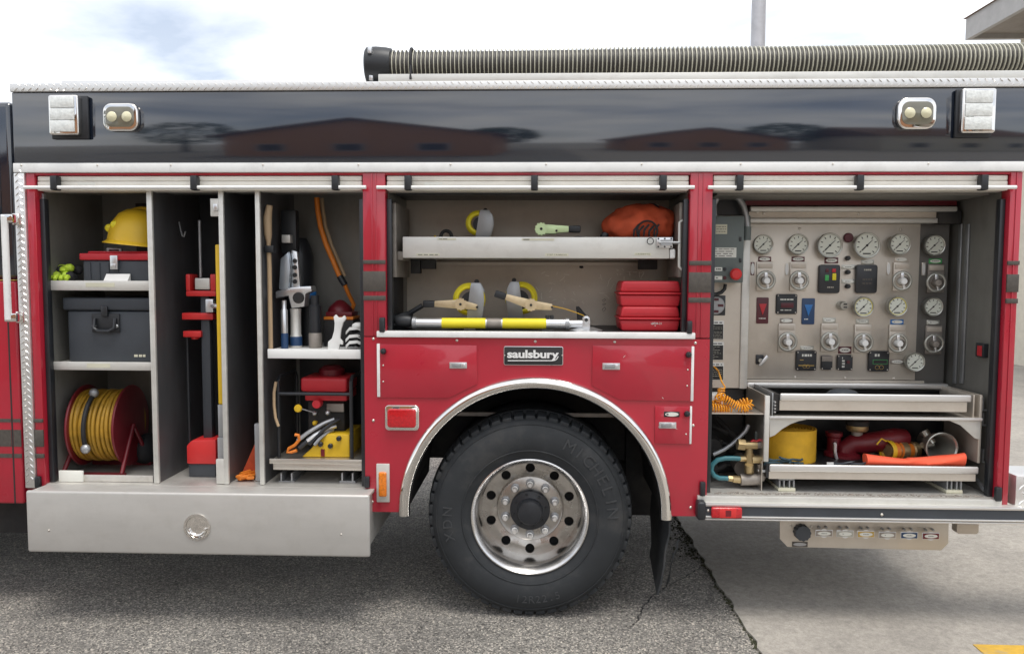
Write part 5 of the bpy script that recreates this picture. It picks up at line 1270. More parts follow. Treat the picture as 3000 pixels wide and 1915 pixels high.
# top ledges over the panel
zl = lambda y, Y=YP: zz(Z5, 1000, y, Y).z
xq = zz(Z5, 1765, 355, YP - .05).x; xq2 = zz(Z5, 1645, 430, YP - .03).x
B().box(px0 - .01, xq, YP - .06, YP + .02, zl(372, YP - .06), zl(338, YP - .06)).end('light_shield', 'tray_alu', T, .008, 3)
B().box(px0 - .006, xq2, YP - .02, YP + .02, zl(414, YP - .02), zl(373, YP - .02)).end('ledge_web', 'wall_steel', T)
B().box(px0 - .004, xq2, YP - .035, YP + .02, zl(446, YP - .035), zl(415, YP - .035)).end('ledge', 'tray_alu', T, .006, 3)
B().box(px0 - .25, sx1, YP - .02, YP + .06, zl(336), zz(Z5, 1000, 290, YP).z).end('upper_trim', 'dark_red', T)
B().box(px0 - .25, sx1, .12, YP - .03, zOpenT - .002, zOpenT + .012).end('shutter_guard', 'grey_wall', T)
a = rect(Z5, 1650, 360, 1800, 450, YP - .05); B().box(a[0], a[1], YP - .05, YP + .04, a[2], a[3]).end('corner_block', 'chassis', T, .01)
# lower edge: seam, rounded shelf lip
B().box(px0, zz(Z5, 1700, 1490, YP - .02).x, YP - .04, YP - .0005, zl(1512, YP - .04), zl(1476, YP - .04)).end('panel_lip', 'alu', T, .008, 3)
B().box(px0 + .001, px1 + .05, YP - .004, YP + .015, zl(1474), zl(1456)).end('panel_flange', 'panel_steel', T, .002)
# vertical trim strip and left wall of placards
a = rect(Z5, 372, 830, 414, 1512, YP - .05); vt = B().box(a[0], px0 - .001, YP - .05, YP - .005, a[2], zl(450)).end('corner_trim', 'tray_alu', T, .006)
xw0 = xB1 + .003; lw1 = a[0] - .001
YL = YP - .04
B().box(xw0, lw1, YL, YL + .02, zl(1512, YL), zl(400, YL)).end('electrical_panel', 'panel_steel', T)
for x, y in ((752, 483), (1400, 488), (722, 1437), (1045, 1441), (1360, 1445), (480, 378), (522, 385), (1130, 388)):
    Yq = YP if y > 440 else YP - .02
    q = zz(Z5, x, y, Yq); screw((q.x, Yq - .0002, q.z), PP, 1.3)
# ---- gauges
def gauge(x, y, rp_, parent_panel=PP, ang=45, yel=False, Y=None, face='dial_white'):
    Yb = YP if Y is None else Y
    Yf = Yb - .05; c = zz(Z5, x, y, Yf); r = rp_ * .45537 * mpp(Yf)
    g = B().lathe([(r * .88, Yb - .0005), (r * .88, Yf + .022), (r, Yf + .018), (r, Yf + .003), (r * .96, Yf), (r * .87, Yf + .002), (r * .85, Yf + .008)], (c.x, 0, c.z), (0, 1, 0), 36, cap=False).end('gauge', 'gauge_rim' if not yel else 'yellow_bright', T)
    if yel: g.data.materials[0] = MATS['gauge_rim']; B().lathe([(r * .875, Yf + .006), (r * .81, Yf + .0065)], (c.x, 0, c.z), (0, 1, 0), 36, cap=False).end('gauge_ring', 'yellow_bright', g)
    B().lathe([(.0001, Yf + .008), (r * .86, Yf + .008)], (c.x, 0, c.z), (0, 1, 0), 36, cap=False).end('dial', face, g)
    b_ = B()
    for k in range(9):
        t = R_(225 - k * 270 / 8); u = Vector((math.cos(t), 0, math.sin(t))); v = Vector((-u.z, 0, u.x)); w2 = r * .035
        p0, p1 = Vector((c.x, Yf + .0072, c.z)) + u * r * .6, Vector((c.x, Yf + .0072, c.z)) + u * r * .78
        b_.add([p0 - v * w2, p0 + v * w2, p1 + v * w2, p1 - v * w2], [(0, 1, 2, 3)])
    b_.add([(c.x - r * .3, Yf + .0072, c.z - r * .68), (c.x + r * .3, Yf + .0072, c.z - r * .68), (c.x + r * .3, Yf + .0072, c.z - r * .58), (c.x - r * .3, Yf + .0072, c.z - r * .58)], [(0, 1, 2, 3)])
    b_.end('dial_marks', 'ink', g)
    t = R_(ang); u = Vector((math.cos(t), 0, math.sin(t))); v = Vector((-u.z, 0, u.x)); o_ = Vector((c.x, Yf + .006, c.z))
    B().add([o_ - u * r * .55 - v * r * .05, o_ - u * r * .55 + v * r * .05, o_ + u * r * .62 + v * r * .015, o_ + u * r * .62 - v * r * .015], [(0, 1, 2, 3)]).end('needle', 'ink', g)
    B().lathe([(.0001, Yf + .0045), (r * .09, Yf + .005), (r * .09, Yf + .007)], (c.x, 0, c.z), (0, 1, 0), 12).end('needle_hub', 'ink', g)
    # cover glass
    return g
for x, y, r in ((522, 583, 62), (747, 583, 66), (951, 590, 79), (1190, 590, 82), (1402, 583, 67)): gauge(x, y, r)
gauge(1168, 985, 65, yel=True); gauge(1386, 982, 64, yel=True); gauge(1500, 1340, 61)
for x, y, r in ((1625, 590, 66), (1617, 985, 60)): gauge(x, y, r, PD, Y=YP + .045)
# ---- valve controls: plate, ring pull handle, label
def small_plate(x0, y0, x1, y1, col, Y=YP, oval=True, th=.003, proud=.0):
    a = rect(Z5, x0, y0, x1, y1, Y - proud); p = B().box(a[0], a[1], Y - proud - th, Y - proud - .0003, a[2], a[3]).end('label_plate', col, T, .0008)
    if oval:
        i0 = B().lathe([(.0001, 0), (1, 0), (1, .0006)], (0, 0, 0), (0, 1, 0), 20)
        i0.rot(Matrix.Translation(((a[0] + a[1]) / 2, Y - proud - th - .0008, (a[2] + a[3]) / 2)) @ Matrix.Diagonal(((a[1] - a[0]) * .42, 1, (a[3] - a[2]) * .36, 1))); i0.end('label_oval', 'label_white', p)
        dashes(a[0] + (a[1] - a[0]) * .25, a[1] - (a[1] - a[0]) * .25, a[2] + (a[3] - a[2]) * .38, a[3] - (a[3] - a[2]) * .38, Y - proud - th - .0012, 1, 'grey_plastic', p)
    return p
def valve(x, y, col='label_white', Y=YP, plate=True, mt='gauge_rim'):
    s = .45537 * mpp(Y); c = zz(Z5, x - 10, y, Y)
    a = rect(Z5, x - 66, y - 118, x + 42, y + 66, Y)
    v = B().box(a[0], a[1], Y - .012, Y - .0003, a[2], a[3]).end('valve_control', 'galv' if Y > YP else 'panel_steel', T, .003)
    B().box(a[0] + .006, a[1] - .006, Y - .016, Y - .0122, a[3] - .035, a[3] - .008).end('escutcheon', 'wall_steel', v, .001)
    B().lathe([(.026, Y - .0122), (.024, Y - .05), (.016, Y - .055), (.014, Y - .075)], (c.x, 0, c.z), (0, 1, 0), 20).end('stem', 'galv', v)
    ch = zz(Z5, x, y, Y - .1); r = 54 * .45537 * mpp(Y - .1)
    B().torus((ch.x, Y - .095, ch.z), (0, 1, .0), r, .0078, 32, 10).end('ring_handle', 'gauge_rim', v)
    B().lathe([(.0001, Y - .122), (.016, Y - .121), (.019, Y - .112), (.017, Y - .0755)], (ch.x, 0, ch.z - .002), (0, 1, 0), 20).end('push_button', 'white_plastic' if Y == YP else 'galv', v)
    B().prism([(ch.x - .008, ch.z), (ch.x - .010, ch.z + r * .95), (ch.x + .006, ch.z + r * .97), (ch.x + .010, ch.z)], Y - .102, Y - .09).prism([(ch.x - .006, ch.z), (ch.x + .006, ch.z), (ch.x + .02, ch.z - r * .93), (ch.x + .006, ch.z - r * .97)], Y - .102, Y - .09).end('spoke', 'silver', v, .002)
    small_plate(x - 52, y - 152, x + 32, y - 121, col, Y)
for x, y, col in ((537, 815, 'maroon'), (752, 815, 'maroon'), (1415, 818, 'panel_steel'), (677, 1210, 'galv'), (952, 1208, 'gauge_rim'), (1166, 1215, 'gauge_rim'), (1388, 1218, 'blue')): valve(x, y, col)
for x, y in ((1634, 828), (1620, 1222)): valve(x, y, 'green_light' if y < 1000 else 'gauge_rim', YP + .045)
for x, y in ((449, 740), (669, 742), (1322, 740), (1548, 742)):
    Yq = YP if x < 1500 else YP + .04
    a = rect(Z5, x - 12, y - 42, x + 12, y + 42, Yq)
    lp = B().box(a[0], a[1], Yq - .003, Yq - .0003, a[2], a[3]).end('label_plate', 'maroon' if x < 500 else 'panel_steel', T, .0006)
    i0 = B().lathe([(.0001, 0), (1, 0), (1, .0006)], (0, 0, 0), (0, 1, 0), 20); i0.rot(Matrix.Translation(((a[0] + a[1]) / 2, Yq - .0042, (a[2] + a[3]) / 2)) @ Matrix.Diagonal(((a[1] - a[0]) * .46, 1, (a[3] - a[2]) * .45, 1))); i0.end('label_oval', 'white_plastic', lp)
small_plate(912, 668, 1000, 706, 'maroon'); small_plate(1148, 682, 1230, 712, 'gauge_rim')
# black modules
def module(x0, y0, x1, y1, m_='black_plastic', bev=.006, th=.016, corner=True):
    a = rect(Z5, x0, y0, x1, y1, YP - th); o = B().prism(rrect(*a, bev + .003), YP - th, YP - .0003).end('control_module', m_, T, min(bev * .5, .004), 2)
    if corner:
        for u in (.08, .92):
            for v in (.08, .92): screw((a[0] + (a[1] - a[0]) * u, YP - th, a[2] + (a[3] - a[2]) * v), o, .7)
    return o, a, YP - th
def mrect(a, u0, v0, u1, v1): return a[0] + (a[1] - a[0]) * u0, a[0] + (a[1] - a[0]) * u1, a[3] - (a[3] - a[2]) * v1, a[3] - (a[3] - a[2]) * v0
o, a, Y = module(876, 714, 1014, 898, 'black_satin', .012, .02, False)
for u0, v0, u1, v1, m_ in ((.3, .14, .45, .27, 'maroon'), (.6, .14, .78, .27, 'red_plastic'), (.28, .36, .46, .56, 'green_light'), (.62, .3, .8, .54, 'yellow_bright')):
    r = mrect(a, u0, v0, u1, v1); B().box(r[0], r[1], Y - .004, Y - .0002, r[2], r[3]).end('indicator', m_, o, .002)
r = mrect(a, .4, .74, .7, .84); dashes(*r, Y - .0005, 1, 'gauge_rim', o)
o, a, Y = module(1116, 714, 1254, 898, 'black_satin', .012, .02, False)
r = mrect(a, .35, .12, .7, .24); dashes(*r, Y - .0005, 1, 'gauge_rim', o); r = mrect(a, .3, .45, .75, .72); dashes(*r, Y - .0005, 2, 'stripe_grey', o)
c = zz(Z5, 1072, 540, YP - .02); B().lathe([(.0001, YP - .016), (.022, YP - .016), (.026, YP - .012), (.026, YP - .0003)], (c.x, 0, c.z), (0, 1, 0), 24).end('button', 'maroon', T)
for y in (672, 762, 853):
    c = zz(Z5, 1066, y, YP - .02); k_ = B().lathe([(.0001, YP - .03), (.010, YP - .029), (.013, YP - .02), (.013, YP - .0003)], (c.x, 0, c.z), (0, 1, 0), 18).end('toggle', 'black_plastic', T)
for y in (715, 808): small_plate(1022, y, 1110, y + 28, 'gauge_rim')
def rocker(x0, y0, x1, y1, m_, tm):
    o, a, Y = module(x0, y0, x1, y1, m_, .003, .006, False); r = mrect(a, .18, .24, .82, .68)
    B().prism([(r[0], r[3]), (r[1], r[3]), ((r[0] + r[1]) / 2, r[2])], Y - .004, Y - .0002).end('arrow_mark', tm, o, .001)
    r = mrect(a, .2, .74, .8, .86); dashes(*r, Y - .0005, 1, 'label_white', o, fill=.3)
rocker(475, 925, 553, 1093, 'maroon', 'red_plastic'); rocker(767, 930, 850, 1098, 'dark_blue', 'blue')
o, a, Y = module(603, 903, 738, 1032)
r = mrect(a, .22, .44, .82, .68); B().box(r[0], r[1], Y - .002, Y - .0002, r[2], r[3]).end('display', 'maroon', o, .001)
r = mrect(a, .18, .2, .85, .34); dashes(*r, Y - .0005, 1, 'label_white', o); r = mrect(a, .2, .74, .86, .86); dashes(*r, Y - .0005, 1, 'label_white', o, fill=.3)
c = zz(Z5, 1040, 978, YP - .05); kb = B().lathe([(.0001, YP - .05), (.020, YP - .05), (.024, YP - .044), (.026, YP - .0003)], (c.x, 0, c.z), (0, 1, 0), 24).end('selector_knob', 'gauge_rim', T); B().box(c.x - .004, c.x + .014, YP - .0525, YP - .0502, c.z + .004, c.z + .012).box(c.x - .004, c.x + .014, YP - .0525, YP - .0502, c.z - .012, c.z - .004).end('knob_slot', 'ink', kb)
# key switch
c = zz(Z5, 500, 1330, YP - .02); ks = B().box(c.x - .022, c.x + .022, YP - .01, YP - .0003, c.z - .022, c.z + .03).end('key_switch', 'black_satin', T, .004)
B().prism([(c.x - .016, c.z - .026), (c.x + .002, c.z - .03), (c.x + .04, c.z + .02), (c.x + .028, c.z + .034)], YP - .04, YP - .026).end('switch_lever', 'silver', ks, .004); B().cyl((c.x, YP - .026, c.z), .012, .0158, seg=16).end('switch_boss', 'gauge_rim', ks)
o, a, Y = module(730, 1268, 862, 1395); r = mrect(a, .28, .15, .78, .3); dashes(*r, Y - .0005, 1, 'label_white', o, fill=.8); r = mrect(a, .18, .42, .82, .5); dashes(*r, Y - .0005, 1, 'gold_line', o); r = mrect(a, .12, .72, .88, .76); B().box(r[0], r[1], Y - .001, Y - .0002, r[2], r[3]).end('print_line', 'gold_line', o)
for u in (.42, .58):
    r = mrect(a, u - .09, .68, u + .09, .88); B().torus(((r[0] + r[1]) / 2, Y - .001, (r[2] + r[3]) / 2), (0, 1, 0), (r[1] - r[0]) / 2, .0009, 20, 5).end('print_ring', 'gold_line', o)
small_plate(755, 1236, 843, 1264, 'gauge_rim')
o, a, Y = module(893, 1300, 965, 1390, 'black_plastic'); r = mrect(a, .0, .0, 1., .4); B().box(r[0] + .001, r[1] - .001, Y - .003, Y - .0002, r[2], r[3] - .001).end('cover', 'galv', o, .001)
o, a, Y = module(995, 1295, 1095, 1393, 'black_satin'); r = mrect(a, .3, .1, .48, .85); dashes(*r, Y - .0005, 4, 'label_white', o, fill=.6); r = mrect(a, .6, .35, .78, .55); B().cyl(((r[0] + r[1]) / 2, Y - .006, (r[2] + r[3]) / 2), .009, .0058, seg=14).end('indicator', 'maroon', o)
small_plate(1000, 1240, 1085, 1285, 'maroon')
o, a, Y = module(1197, 1270, 1330, 1400); r = mrect(a, .28, .12, .82, .28); dashes(*r, Y - .0005, 1, 'label_white', o, fill=.8); r = mrect(a, .2, .42, .9, .64); B().box(r[0], r[1], Y - .001, Y - .0002, r[2], r[3]).end('display_border', 'green_light', o); B().box(r[0] + .002, r[1] - .002, Y - .0018, Y - .0011, r[2] + .002, r[3] - .002).end('display', 'ink', o)
for u in (.42, .62): r = mrect(a, u - .1, .7, u + .1, .9); B().torus(((r[0] + r[1]) / 2, Y - .001, (r[2] + r[3]) / 2), (0, 1, 0), (r[1] - r[0]) / 2, .0009, 20, 5).end('print_ring', 'gold_line', o)
small_plate(1336, 1323, 1424, 1352, 'galv')
# ---- electrical box, conduit, emergency stop, receptacle, placards
YE = YL - .13
a = rect(Z5, 178, 400, 394, 830, YE)
eb = B().box(xw0 + .001, a[1], YE, YL - .001, a[2], a[3]).end('electrical_box', 'box_green_grey', T, .006)
r = rect(Z5, 208, 455, 286, 517, YE); k_ = B().box(r[0], r[1], YE - .0015, YE - .0002, r[2], r[3]).end('sticker', 'label_cream', eb); dashes(r[0] + .006, r[1] - .006, r[2] + .006, r[3] - .006, YE - .002, 3, 'stripe_grey', eb, fill=.25)
r = rect(Z5, 180, 605, 345, 668, YE); B().box(r[0], r[1], YE - .0015, YE - .0002, r[2], r[3]).end('sticker', 'label_white', eb); dashes(r[0] + .004, r[1] - .012, r[2] + .002, r[3] - .002, YE - .002, 4, 'stripe_grey', eb, fill=.3)
B().prism([(zz(Z5, x, y, YE).x, zz(Z5, x, y, YE).z) for x, y in ((176, 733), (200, 733), (180, 790))], YE - .0015, YE - .0002).end('warning_triangle', 'yellow', eb)
for y, m_ in ((743, 'black_satin'), (799, 'maroon')):
    r = rect(Z5, 206, y - 12, 254, y + 12, YE); B().box(r[0], r[1], YE - .0015, YE - .0002, r[2], r[3]).end('tag_plate', 'label_white', eb); dashes(r[0] + .006, r[1] - .006, r[2] + .003, r[3] - .003, YE - .002, 1, 'ink', eb)
    c = zz(Z5, 270, y, YE); B().cyl((c.x, YE - .008, c.z), .009, .0078, seg=16, bev=.002).end('pilot_light', m_, eb)
c = zz(Z5, 345, 775, YE - .04); B().lathe([(.0001, YE - .045), (.022, YE - .044), (.031, YE - .036), (.031, YE - .028), (.02, YE - .022), (.016, YE - .0002)], (c.x, 0, c.z), (0, 1, 0), 28).end('emergency_stop', 'red_bright', eb)
B().torus((c.x, YE - .0442, c.z), (0, 1, 0), .012, .001, 24, 6).end('stop_ring', 'red_plastic', eb)
for y in (550, 687): r = rect(Z5, 364, y - 14, 378, y + 14, YE); B().box(r[0], r[1], YE - .004, YE - .0002, r[2], r[3]).end('cover_clip', 'black_satin', eb, .001)
cd = [zz(Z5, x, y, YE + .05) for x, y in ((205, 405), (200, 330), (222, 280), (262, 262), (315, 262), (362, 290), (392, 340), (406, 400), (415, 470), (412, 545))]
B().tube(cd, .0165, 12).end('conduit', 'grey_metal', T)
B().bar(cd[-2], cd[-1] + Vector((0, 0, -.01)), .022, 14).end('conduit_fitting', 'box_green_grey', T)
B().prism([(zz(Z5, x, y, YL - .02).x, zz(Z5, x, y, YL - .02).z) for x, y in ((398, 380), (438, 400), (438, 515), (400, 560))], YL - .02, YL - .0005).end('conduit_bracket', 'box_green_grey', T, .004)
bk = rect(Z5, 190, 260, 400, 395, YL); B().box(bk[0], bk[1], YL - .012, YL - .0005, bk[2], bk[3]).end('dark_cover', 'black_satin', T)
cb = [zz(Z5, x, y, YL - .04) for x, y in ((275, 838), (270, 870), (250, 892), (215, 905), (180, 900))]
B().tube(cb, .010, 10).end('power_cable', 'black_plastic', T)
r = rect(Z5, 150, 912, 274, 1040, YL); B().box(r[0], r[1], YL - .006, YL - .0005, r[2], r[3]).end('receptacle_plate', 'black_satin', T, .006)
c = zz(Z5, 213, 976, YL - .015); rc_p = B().lathe([(.0001, YL - .016), (.046, YL - .016), (.05, YL - .012), (.05, YL - .0062)], (c.x, 0, c.z), (0, 1, 0), 36).end('receptacle', 'grey_metal', T)
for dx, dz in ((0, .033), (0, -.033), (-.026, .0), (.026, 0)): B().box(c.x + dx - .015, c.x + dx + .015, YL - .0185, YL - .0162, c.z + dz - .007, c.z + dz + .007).end('slot_cover', 'maroon', rc_p)
for y0, y1, rows in ((1075, 1195, 9), (1210, 1328, 8), (1345, 1456, 6)):
    r = rect(Z5, 150, y0, 264, y1, YL); pl = B().box(r[0], r[1], YL - .003, YL - .0005, r[2], r[3]).end('placard', 'tray_alu', T, .0006)
    h = r[3] - r[2]; B().box(r[0] + .002, r[1] - .004, YL - .0038, YL - .0031, r[2] + .003, r[3] - h * .18).end('placard_field', 'ink', pl)
    dashes(r[0] + .03, r[1] - .01, r[2] + .006, r[3] - h * .22, YL - .0042, rows, 'gauge_rim', pl, fill=.22)
    dashes(r[0] + .006, r[1] - .01, r[3] - h * .15, r[3] - h * .03, YL - .0034, 1, 'ink', pl, fill=.5)
    for u in (.03, .97): screw((r[0] + (r[1] - r[0]) * u, YL - .003, r[3] - .006), pl, .5)

# ---- lower right: shelves, trays, fittings
Yd = .05
xd0, xd1 = zz(Z6, 576, 500, Yd).x, zz(Z6, 612, 500, Yd).x
B().box(xd0, xd1, Yd, Yd + .02, zz(Z6, 590, 728, Yd).z, zz(Z6, 590, 262, Yd).z).end('divider_edge', 'tray_alu', T, .004)
B().box(xd0 + .003, xd0 + .012, Yd + .021, .42, zz(Z6, 590, 728, Yd).z, zz(Z6, 590, 262, Yd).z).end('divider', 'steel', T)
B().box(xd0 + .0005, xd0 + .004, Yd + .03, .3, zFloorR + .004, zz(Z6, 590, 732, Yd).z).end('divider_tongue', 'steel', T)
zsh = zz(Z6, 380, 384, .06).z
B().box(xB1 + .003, xd0 - .002, .06, .42, zsh - .006, zsh).end('cord_shelf', 'steel', T)
B().box(xB1 + .003, xd0 - .002, .45, .46, zFloorR + .003, zl(1520)).end('dark_back', 'black_satin', T)  # black back sheets put the shade of the lower bay into the colour
B().box(xd1 + .001, xR0 - .02, .50, .51, zFloorR + .003, zl(1520, .5)).end('dark_back', 'black_satin', T)
# upper tray
a = rect(Z6, 688, 252, 2040, 372, .08)
h = a[3] - a[2]; tu = B().box(a[0], a[1], .08, .095, a[3] - h * .42, a[3]).end('tray_front', 'alu', T, .007, 3)
B().box(a[0], a[1] - .02, .087, .095, a[2], a[3] - h * .43).end('tray_web', 'panel_steel', T)
B().box(a[0] + .002, a[1] - .022, .0955, .38, a[2] + .002, a[2] + .01).end('tray_pan', 'black_satin', T)
r = rect(Z6, 622, 236, 688, 398, .09); B().box(r[0], r[0] + .006, .07, .43, r[2], r[3]).end('slide_rail', 'grey_metal', T, .001); B().box(r[0] + .013, r[1] - .001, .1, .42, r[2] + .02, r[3] - .012).end('slide_rail', 'chassis', T)
b_ = B()
for i in range(4): b_.lathe([(.004, .075), (.006, .08), (.006, .1)], (r[0] + .018, 0, r[2] + .018 + i * .017), (0, 1, 0), 10)
b_.end('ball_bearing', 'silver', T, kind='stuff')
r = rect(Z6, 2042, 255, 2105, 735, .09); B().box(r[0], r[0] + .008, .09, .42, zz(Z6, 2080, 420, .09).z, r[3]).box(r[1] - .014, r[1], .085, .42, zz(Z6, 2080, 735, .09).z, r[3]).end('slide_upright', 'panel_steel', T, .002)
for y in (275, 380, 640): r = rect(Z6, 2115, y, 2180, y + 95, .11); B().box(r[0], r[1], .11, .13, r[2], r[2] + .008).box(r[0], r[0] + .008, .11, .13, r[2] + .0085, r[3]).box(r[1] - .006, r[1], .11, .13, r[2] + .0085, r[3]).end('wire_bracket', 'grey_metal', T)
zmid = zz(Z6, 1300, 410, .06).z
B().box(xd1 + .001, zz(Z6, 2112, 420, .06).x, .06, .43, zmid - .014, zmid - .004).end('mid_shelf', 'panel_steel', T)
B().box(xd1 + .001, zz(Z6, 2112, 420, .06).x, .052, .0595, zz(Z6, 1300, 430, .06).z, zmid).end('shelf_front', 'alu', T, .003)
gl_ = [(zz(Z6, x, y, .07).x, zz(Z6, x, y, .07).z) for x, y in ((613, 420), (613, 555), (650, 540), (700, 498), (760, 462), (820, 440), (872, 430), (872, 420))]
B().prism(gl_, .07, .075).end('gusset', 'tray_alu', T, .001)
gr_ = [(zz(Z6, x, y, .07).x, zz(Z6, x, y, .07).z) for x, y in ((1880, 436), (2100, 440), (2100, 572), (2060, 560), (1960, 470), (1900, 445))]
B().prism(gr_, .07, .075).end('gusset', 'tray_alu', T, .001)
# lower tray
a = rect(Z6, 612, 755, 2090, 858, .06); h = a[3] - a[2]
B().box(a[0], a[1], .06, .075, a[3] - h * .5, a[3]).end('tray_front', 'alu', T, .007, 3)
B().box(a[0], a[1] - .012, .067, .075, a[2], a[3] - h * .51).end('tray_web', 'panel_steel', T)
zlt = a[3] - .012
B().box(a[0] + .002, a[1] - .012, .0755, .48, zlt - .01, zlt).end('tray_pan', 'black_plastic', T)
B().box(a[0] - .013, a[0] - .0015, .07, .45, a[2] + .004, a[3] + .004).end('slide_rail', 'black_satin', T)
for x0, x1 in ((677, 797), (1862, 1978)):
    r = rect(Z6, x0, 856, x1, 935, .08); w2 = r[1] - r[0]; b_ = B()
    rr2 = B().box(r[0], r[1], .08, .45, zFloorR + .001, zFloorR + .018).end('rail_block', 'label_cream', T, .002)
    for u in (.04, .3, .62, .88): B().box(r[0] + w2 * u, r[0] + w2 * u + .007, .085, .45, zFloorR + .019, r[3] - .004).end('slide_rail', 'grey_metal', rr2, .001)
    B().box(r[0] + .003, r[1] - .003, .09, .45, r[3] - .0035, a[2] - .0005).end('slide_rail', 'grey_metal', rr2, .001)
B().tube([zz(Z6, x, y, Y_) for x, y, Y_ in ((2070, 830, .2), (2090, 870, .15), (2120, 915, .1), (2165, 955, .05))], .012, 8).end('drain_tube', 'grey_metal', T)
# floor edge, sill and rub rail
b_ = B(); q = random.Random(6)
for i in range(220):
    x = q.uniform(xB1 + .02, xR0 - .05); b_.ball((x, q.uniform(.012, .05), zFloorR + .002), (q.uniform(.004, .012), .004, .002), 5, 4, .2, q)
b_.end('sill_grit', 'galv', T, kind='stuff')
B().box(zz(Z6, 105, 1000, -.02).x, zz(Z6, 2255, 1000, -.02).x, -.02, .0, zz(Z6, 1100, 1028, -.02).z, zFloorR + .0).end('sill', 'tray_alu', T, .004)
zr0, zr1 = zz(Z6, 1100, 1150, -.06).z, zz(Z6, 1100, 1030, -.06).z; xr0 = zz(Z6, 160, 1080, -.06).x; hr_ = zr1 - zr0
rr_b = B().box(xr0, xR1 + .6, -.045, -.001, zr0 - .004, zr1 - .004).end('rub_rail', 'tray_alu', T, .003)
B().box(xr0, xR1 + .6, -.062, -.0455, zr1 - hr_ * .2, zr1 - .002).end('rail_bead', 'alu', rr_b, .004)
B().box(xr0, xR1 + .6, -.062, -.0455, zr0 + hr_ * .12, zr0 + hr_ * .24).end('rail_bead', 'alu', rr_b, .004)
B().box(xr0, xR1 + .6, -.058, -.0455, zr0 - .002, zr0 + hr_ * .08).end('rail_bead', 'alu', rr_b, .003)
B().box(xr0, xR1 + .6, -.055, -.0455, zr0 + hr_ * .245, zr1 - hr_ * .205).end('rail_rubber', 'grey_plastic', rr_b)
r = rect(Z6, 103, 1008, 164, 1132, -.06); B().box(r[0], r[1] + .0, -.07, -.004, r[2] - .004, r[3]).end('rail_end_cap', 'black_plastic', T, .012, 3)
for x, y in ((180, 1071), (1405, 1099)): q2 = zz(Z6, x, y, -.0555); screw((q2.x, -.0555, q2.z), rr_b, 1.3)
r = rect(Z6, 203, 1050, 420, 1126, -.075); ml = B().box(r[0], r[1], -.08, -.0555, r[2], r[3]).end('marker_lamp', 'tail_red', T, .008, 3)
w2 = r[1] - r[0]; B().box(r[0] + w2 * .25, r[1] - w2 * .2, -.083, -.0805, r[2] + .004, r[3] - .004).end('lens', 'red_bright', ml, .001)
B().box(r[0] + w2 * .45, r[1] - w2 * .37, -.0836, -.0831, r[2] + .012, r[3] - .012).end('lens_print', 'dark_red', ml)
r = rect(Z6, 122, 868, 160, 968, -.02); B().box(r[0], r[1], -.03, -.0035, r[2], r[3]).end('catch', 'black_satin', T, .006)
r = rect(Z6, 2205, 905, 2248, 1005, -.02); B().box(r[0], r[1], -.03, -.0035, r[2], r[3]).end('catch', 'black_satin', T, .006)
# drain panel below
Yv = .12
pp = [(zz(ZF, x, y, Yv).x, zz(ZF, x, y, Yv).z) for x, y in ((212, 60), (212, 300), (300, 393), (2050, 432), (2130, 352), (2136, 60))]
dp = B().prism(pp, Yv, Yv + .006).end('drain_panel', 'panel_steel', T, .001)
c = zz(ZF, 478, 240, Yv - .04); rr_ = 88 * .25748 * mpp(Yv - .04)
pr = [(c.x + rr_ * (1.05 if k % 4 < 2 else .97) * math.cos(2 * math.pi * k / 48), c.z + rr_ * (1.05 if k % 4 < 2 else .97) * math.sin(2 * math.pi * k / 48)) for k in range(48)]
B().prism(pr, Yv - .045, Yv - .0005).end('drain_cap', 'grey_plastic', dp, .004)
for x, y in ((338, 155), (568, 160)): q2 = zz(ZF, x, y, Yv); screw((q2.x, Yv, q2.z), dp, 1.2)
for x, y, m_ in ((712, 235, 'galv'), (952, 240, 'gauge_rim'), (1188, 245, 'gold_line'), (1432, 255, 'galv'), (1680, 258, 'dark_blue'), (1926, 266, 'dark_red')):
    r = rect(ZF, x - 98, y - 38, x + 98, y + 38, Yv - .05)
    pl = B().box(r[0], r[1], Yv - .054, Yv - .05, r[2], r[3]).box(r[0] + .015, r[1] - .015, Yv - .0495, Yv - .03, r[2] + .006, r[3] - .006).end('drain_pull', 'silver', dp, .0015)
    x_, z_ = (r[0] + r[1]) / 2, (r[2] + r[3]) / 2

    bb = B().lathe([(.0001, Yv - .053), ((r[3] - r[2]) * .66, Yv - .053), ((r[3] - r[2]) * .66, Yv - .0545), (.0001, Yv - .0545)], (x_, 0, z_), (0, 1, 0), 22); 
    bb.end('pull_disc', 'silver', dp)
    B().box(r[0] + .003, r[1] - .003, Yv - .0562, Yv - .0547, r[2] + .003, r[3] - .003).end('tag_field', m_, dp, .0006)
    i0 = B().lathe([(.0001, 0), (1, 0), (1, .0004)], (0, 0, 0), (0, 1, 0), 20); i0.rot(Matrix.Translation((x_, Yv - .0568, z_)) @ Matrix.Diagonal(((r[1] - r[0]) * .38, 1, (r[3] - r[2]) * .3, 1))); i0.end('label_oval', 'label_white', dp)
    dashes(x_ - .014, x_ + .014, z_ - .003, z_ + .003, Yv - .0573, 1, 'ink', dp)
    for s in (-40, 42): q2 = zz(ZF, x - 15 + s, y - 70, Yv - .01); B().cyl((q2.x, Yv - .02, q2.z), .006, .0196, seg=10, bev=.0015).end('bolt', 'grey_metal', dp)
r = rect(ZF, 350, 333, 528, 390, Yv); pl = B().box(r[0], r[1], Yv - .002, Yv - .0003, r[2], r[3]).end('label_plate', 'stripe_grey', dp)
i0 = B().lathe([(.0001, 0), (1, 0), (1, .0004)], (0, 0, 0), (0, 1, 0), 20); i0.rot(Matrix.Translation(((r[0] + r[1]) / 2, Yv - .0026, (r[2] + r[3]) / 2)) @ Matrix.Diagonal(((r[1] - r[0]) * .42, 1, (r[3] - r[2]) * .33, 1))); i0.end('label_oval', 'grey_metal', dp)
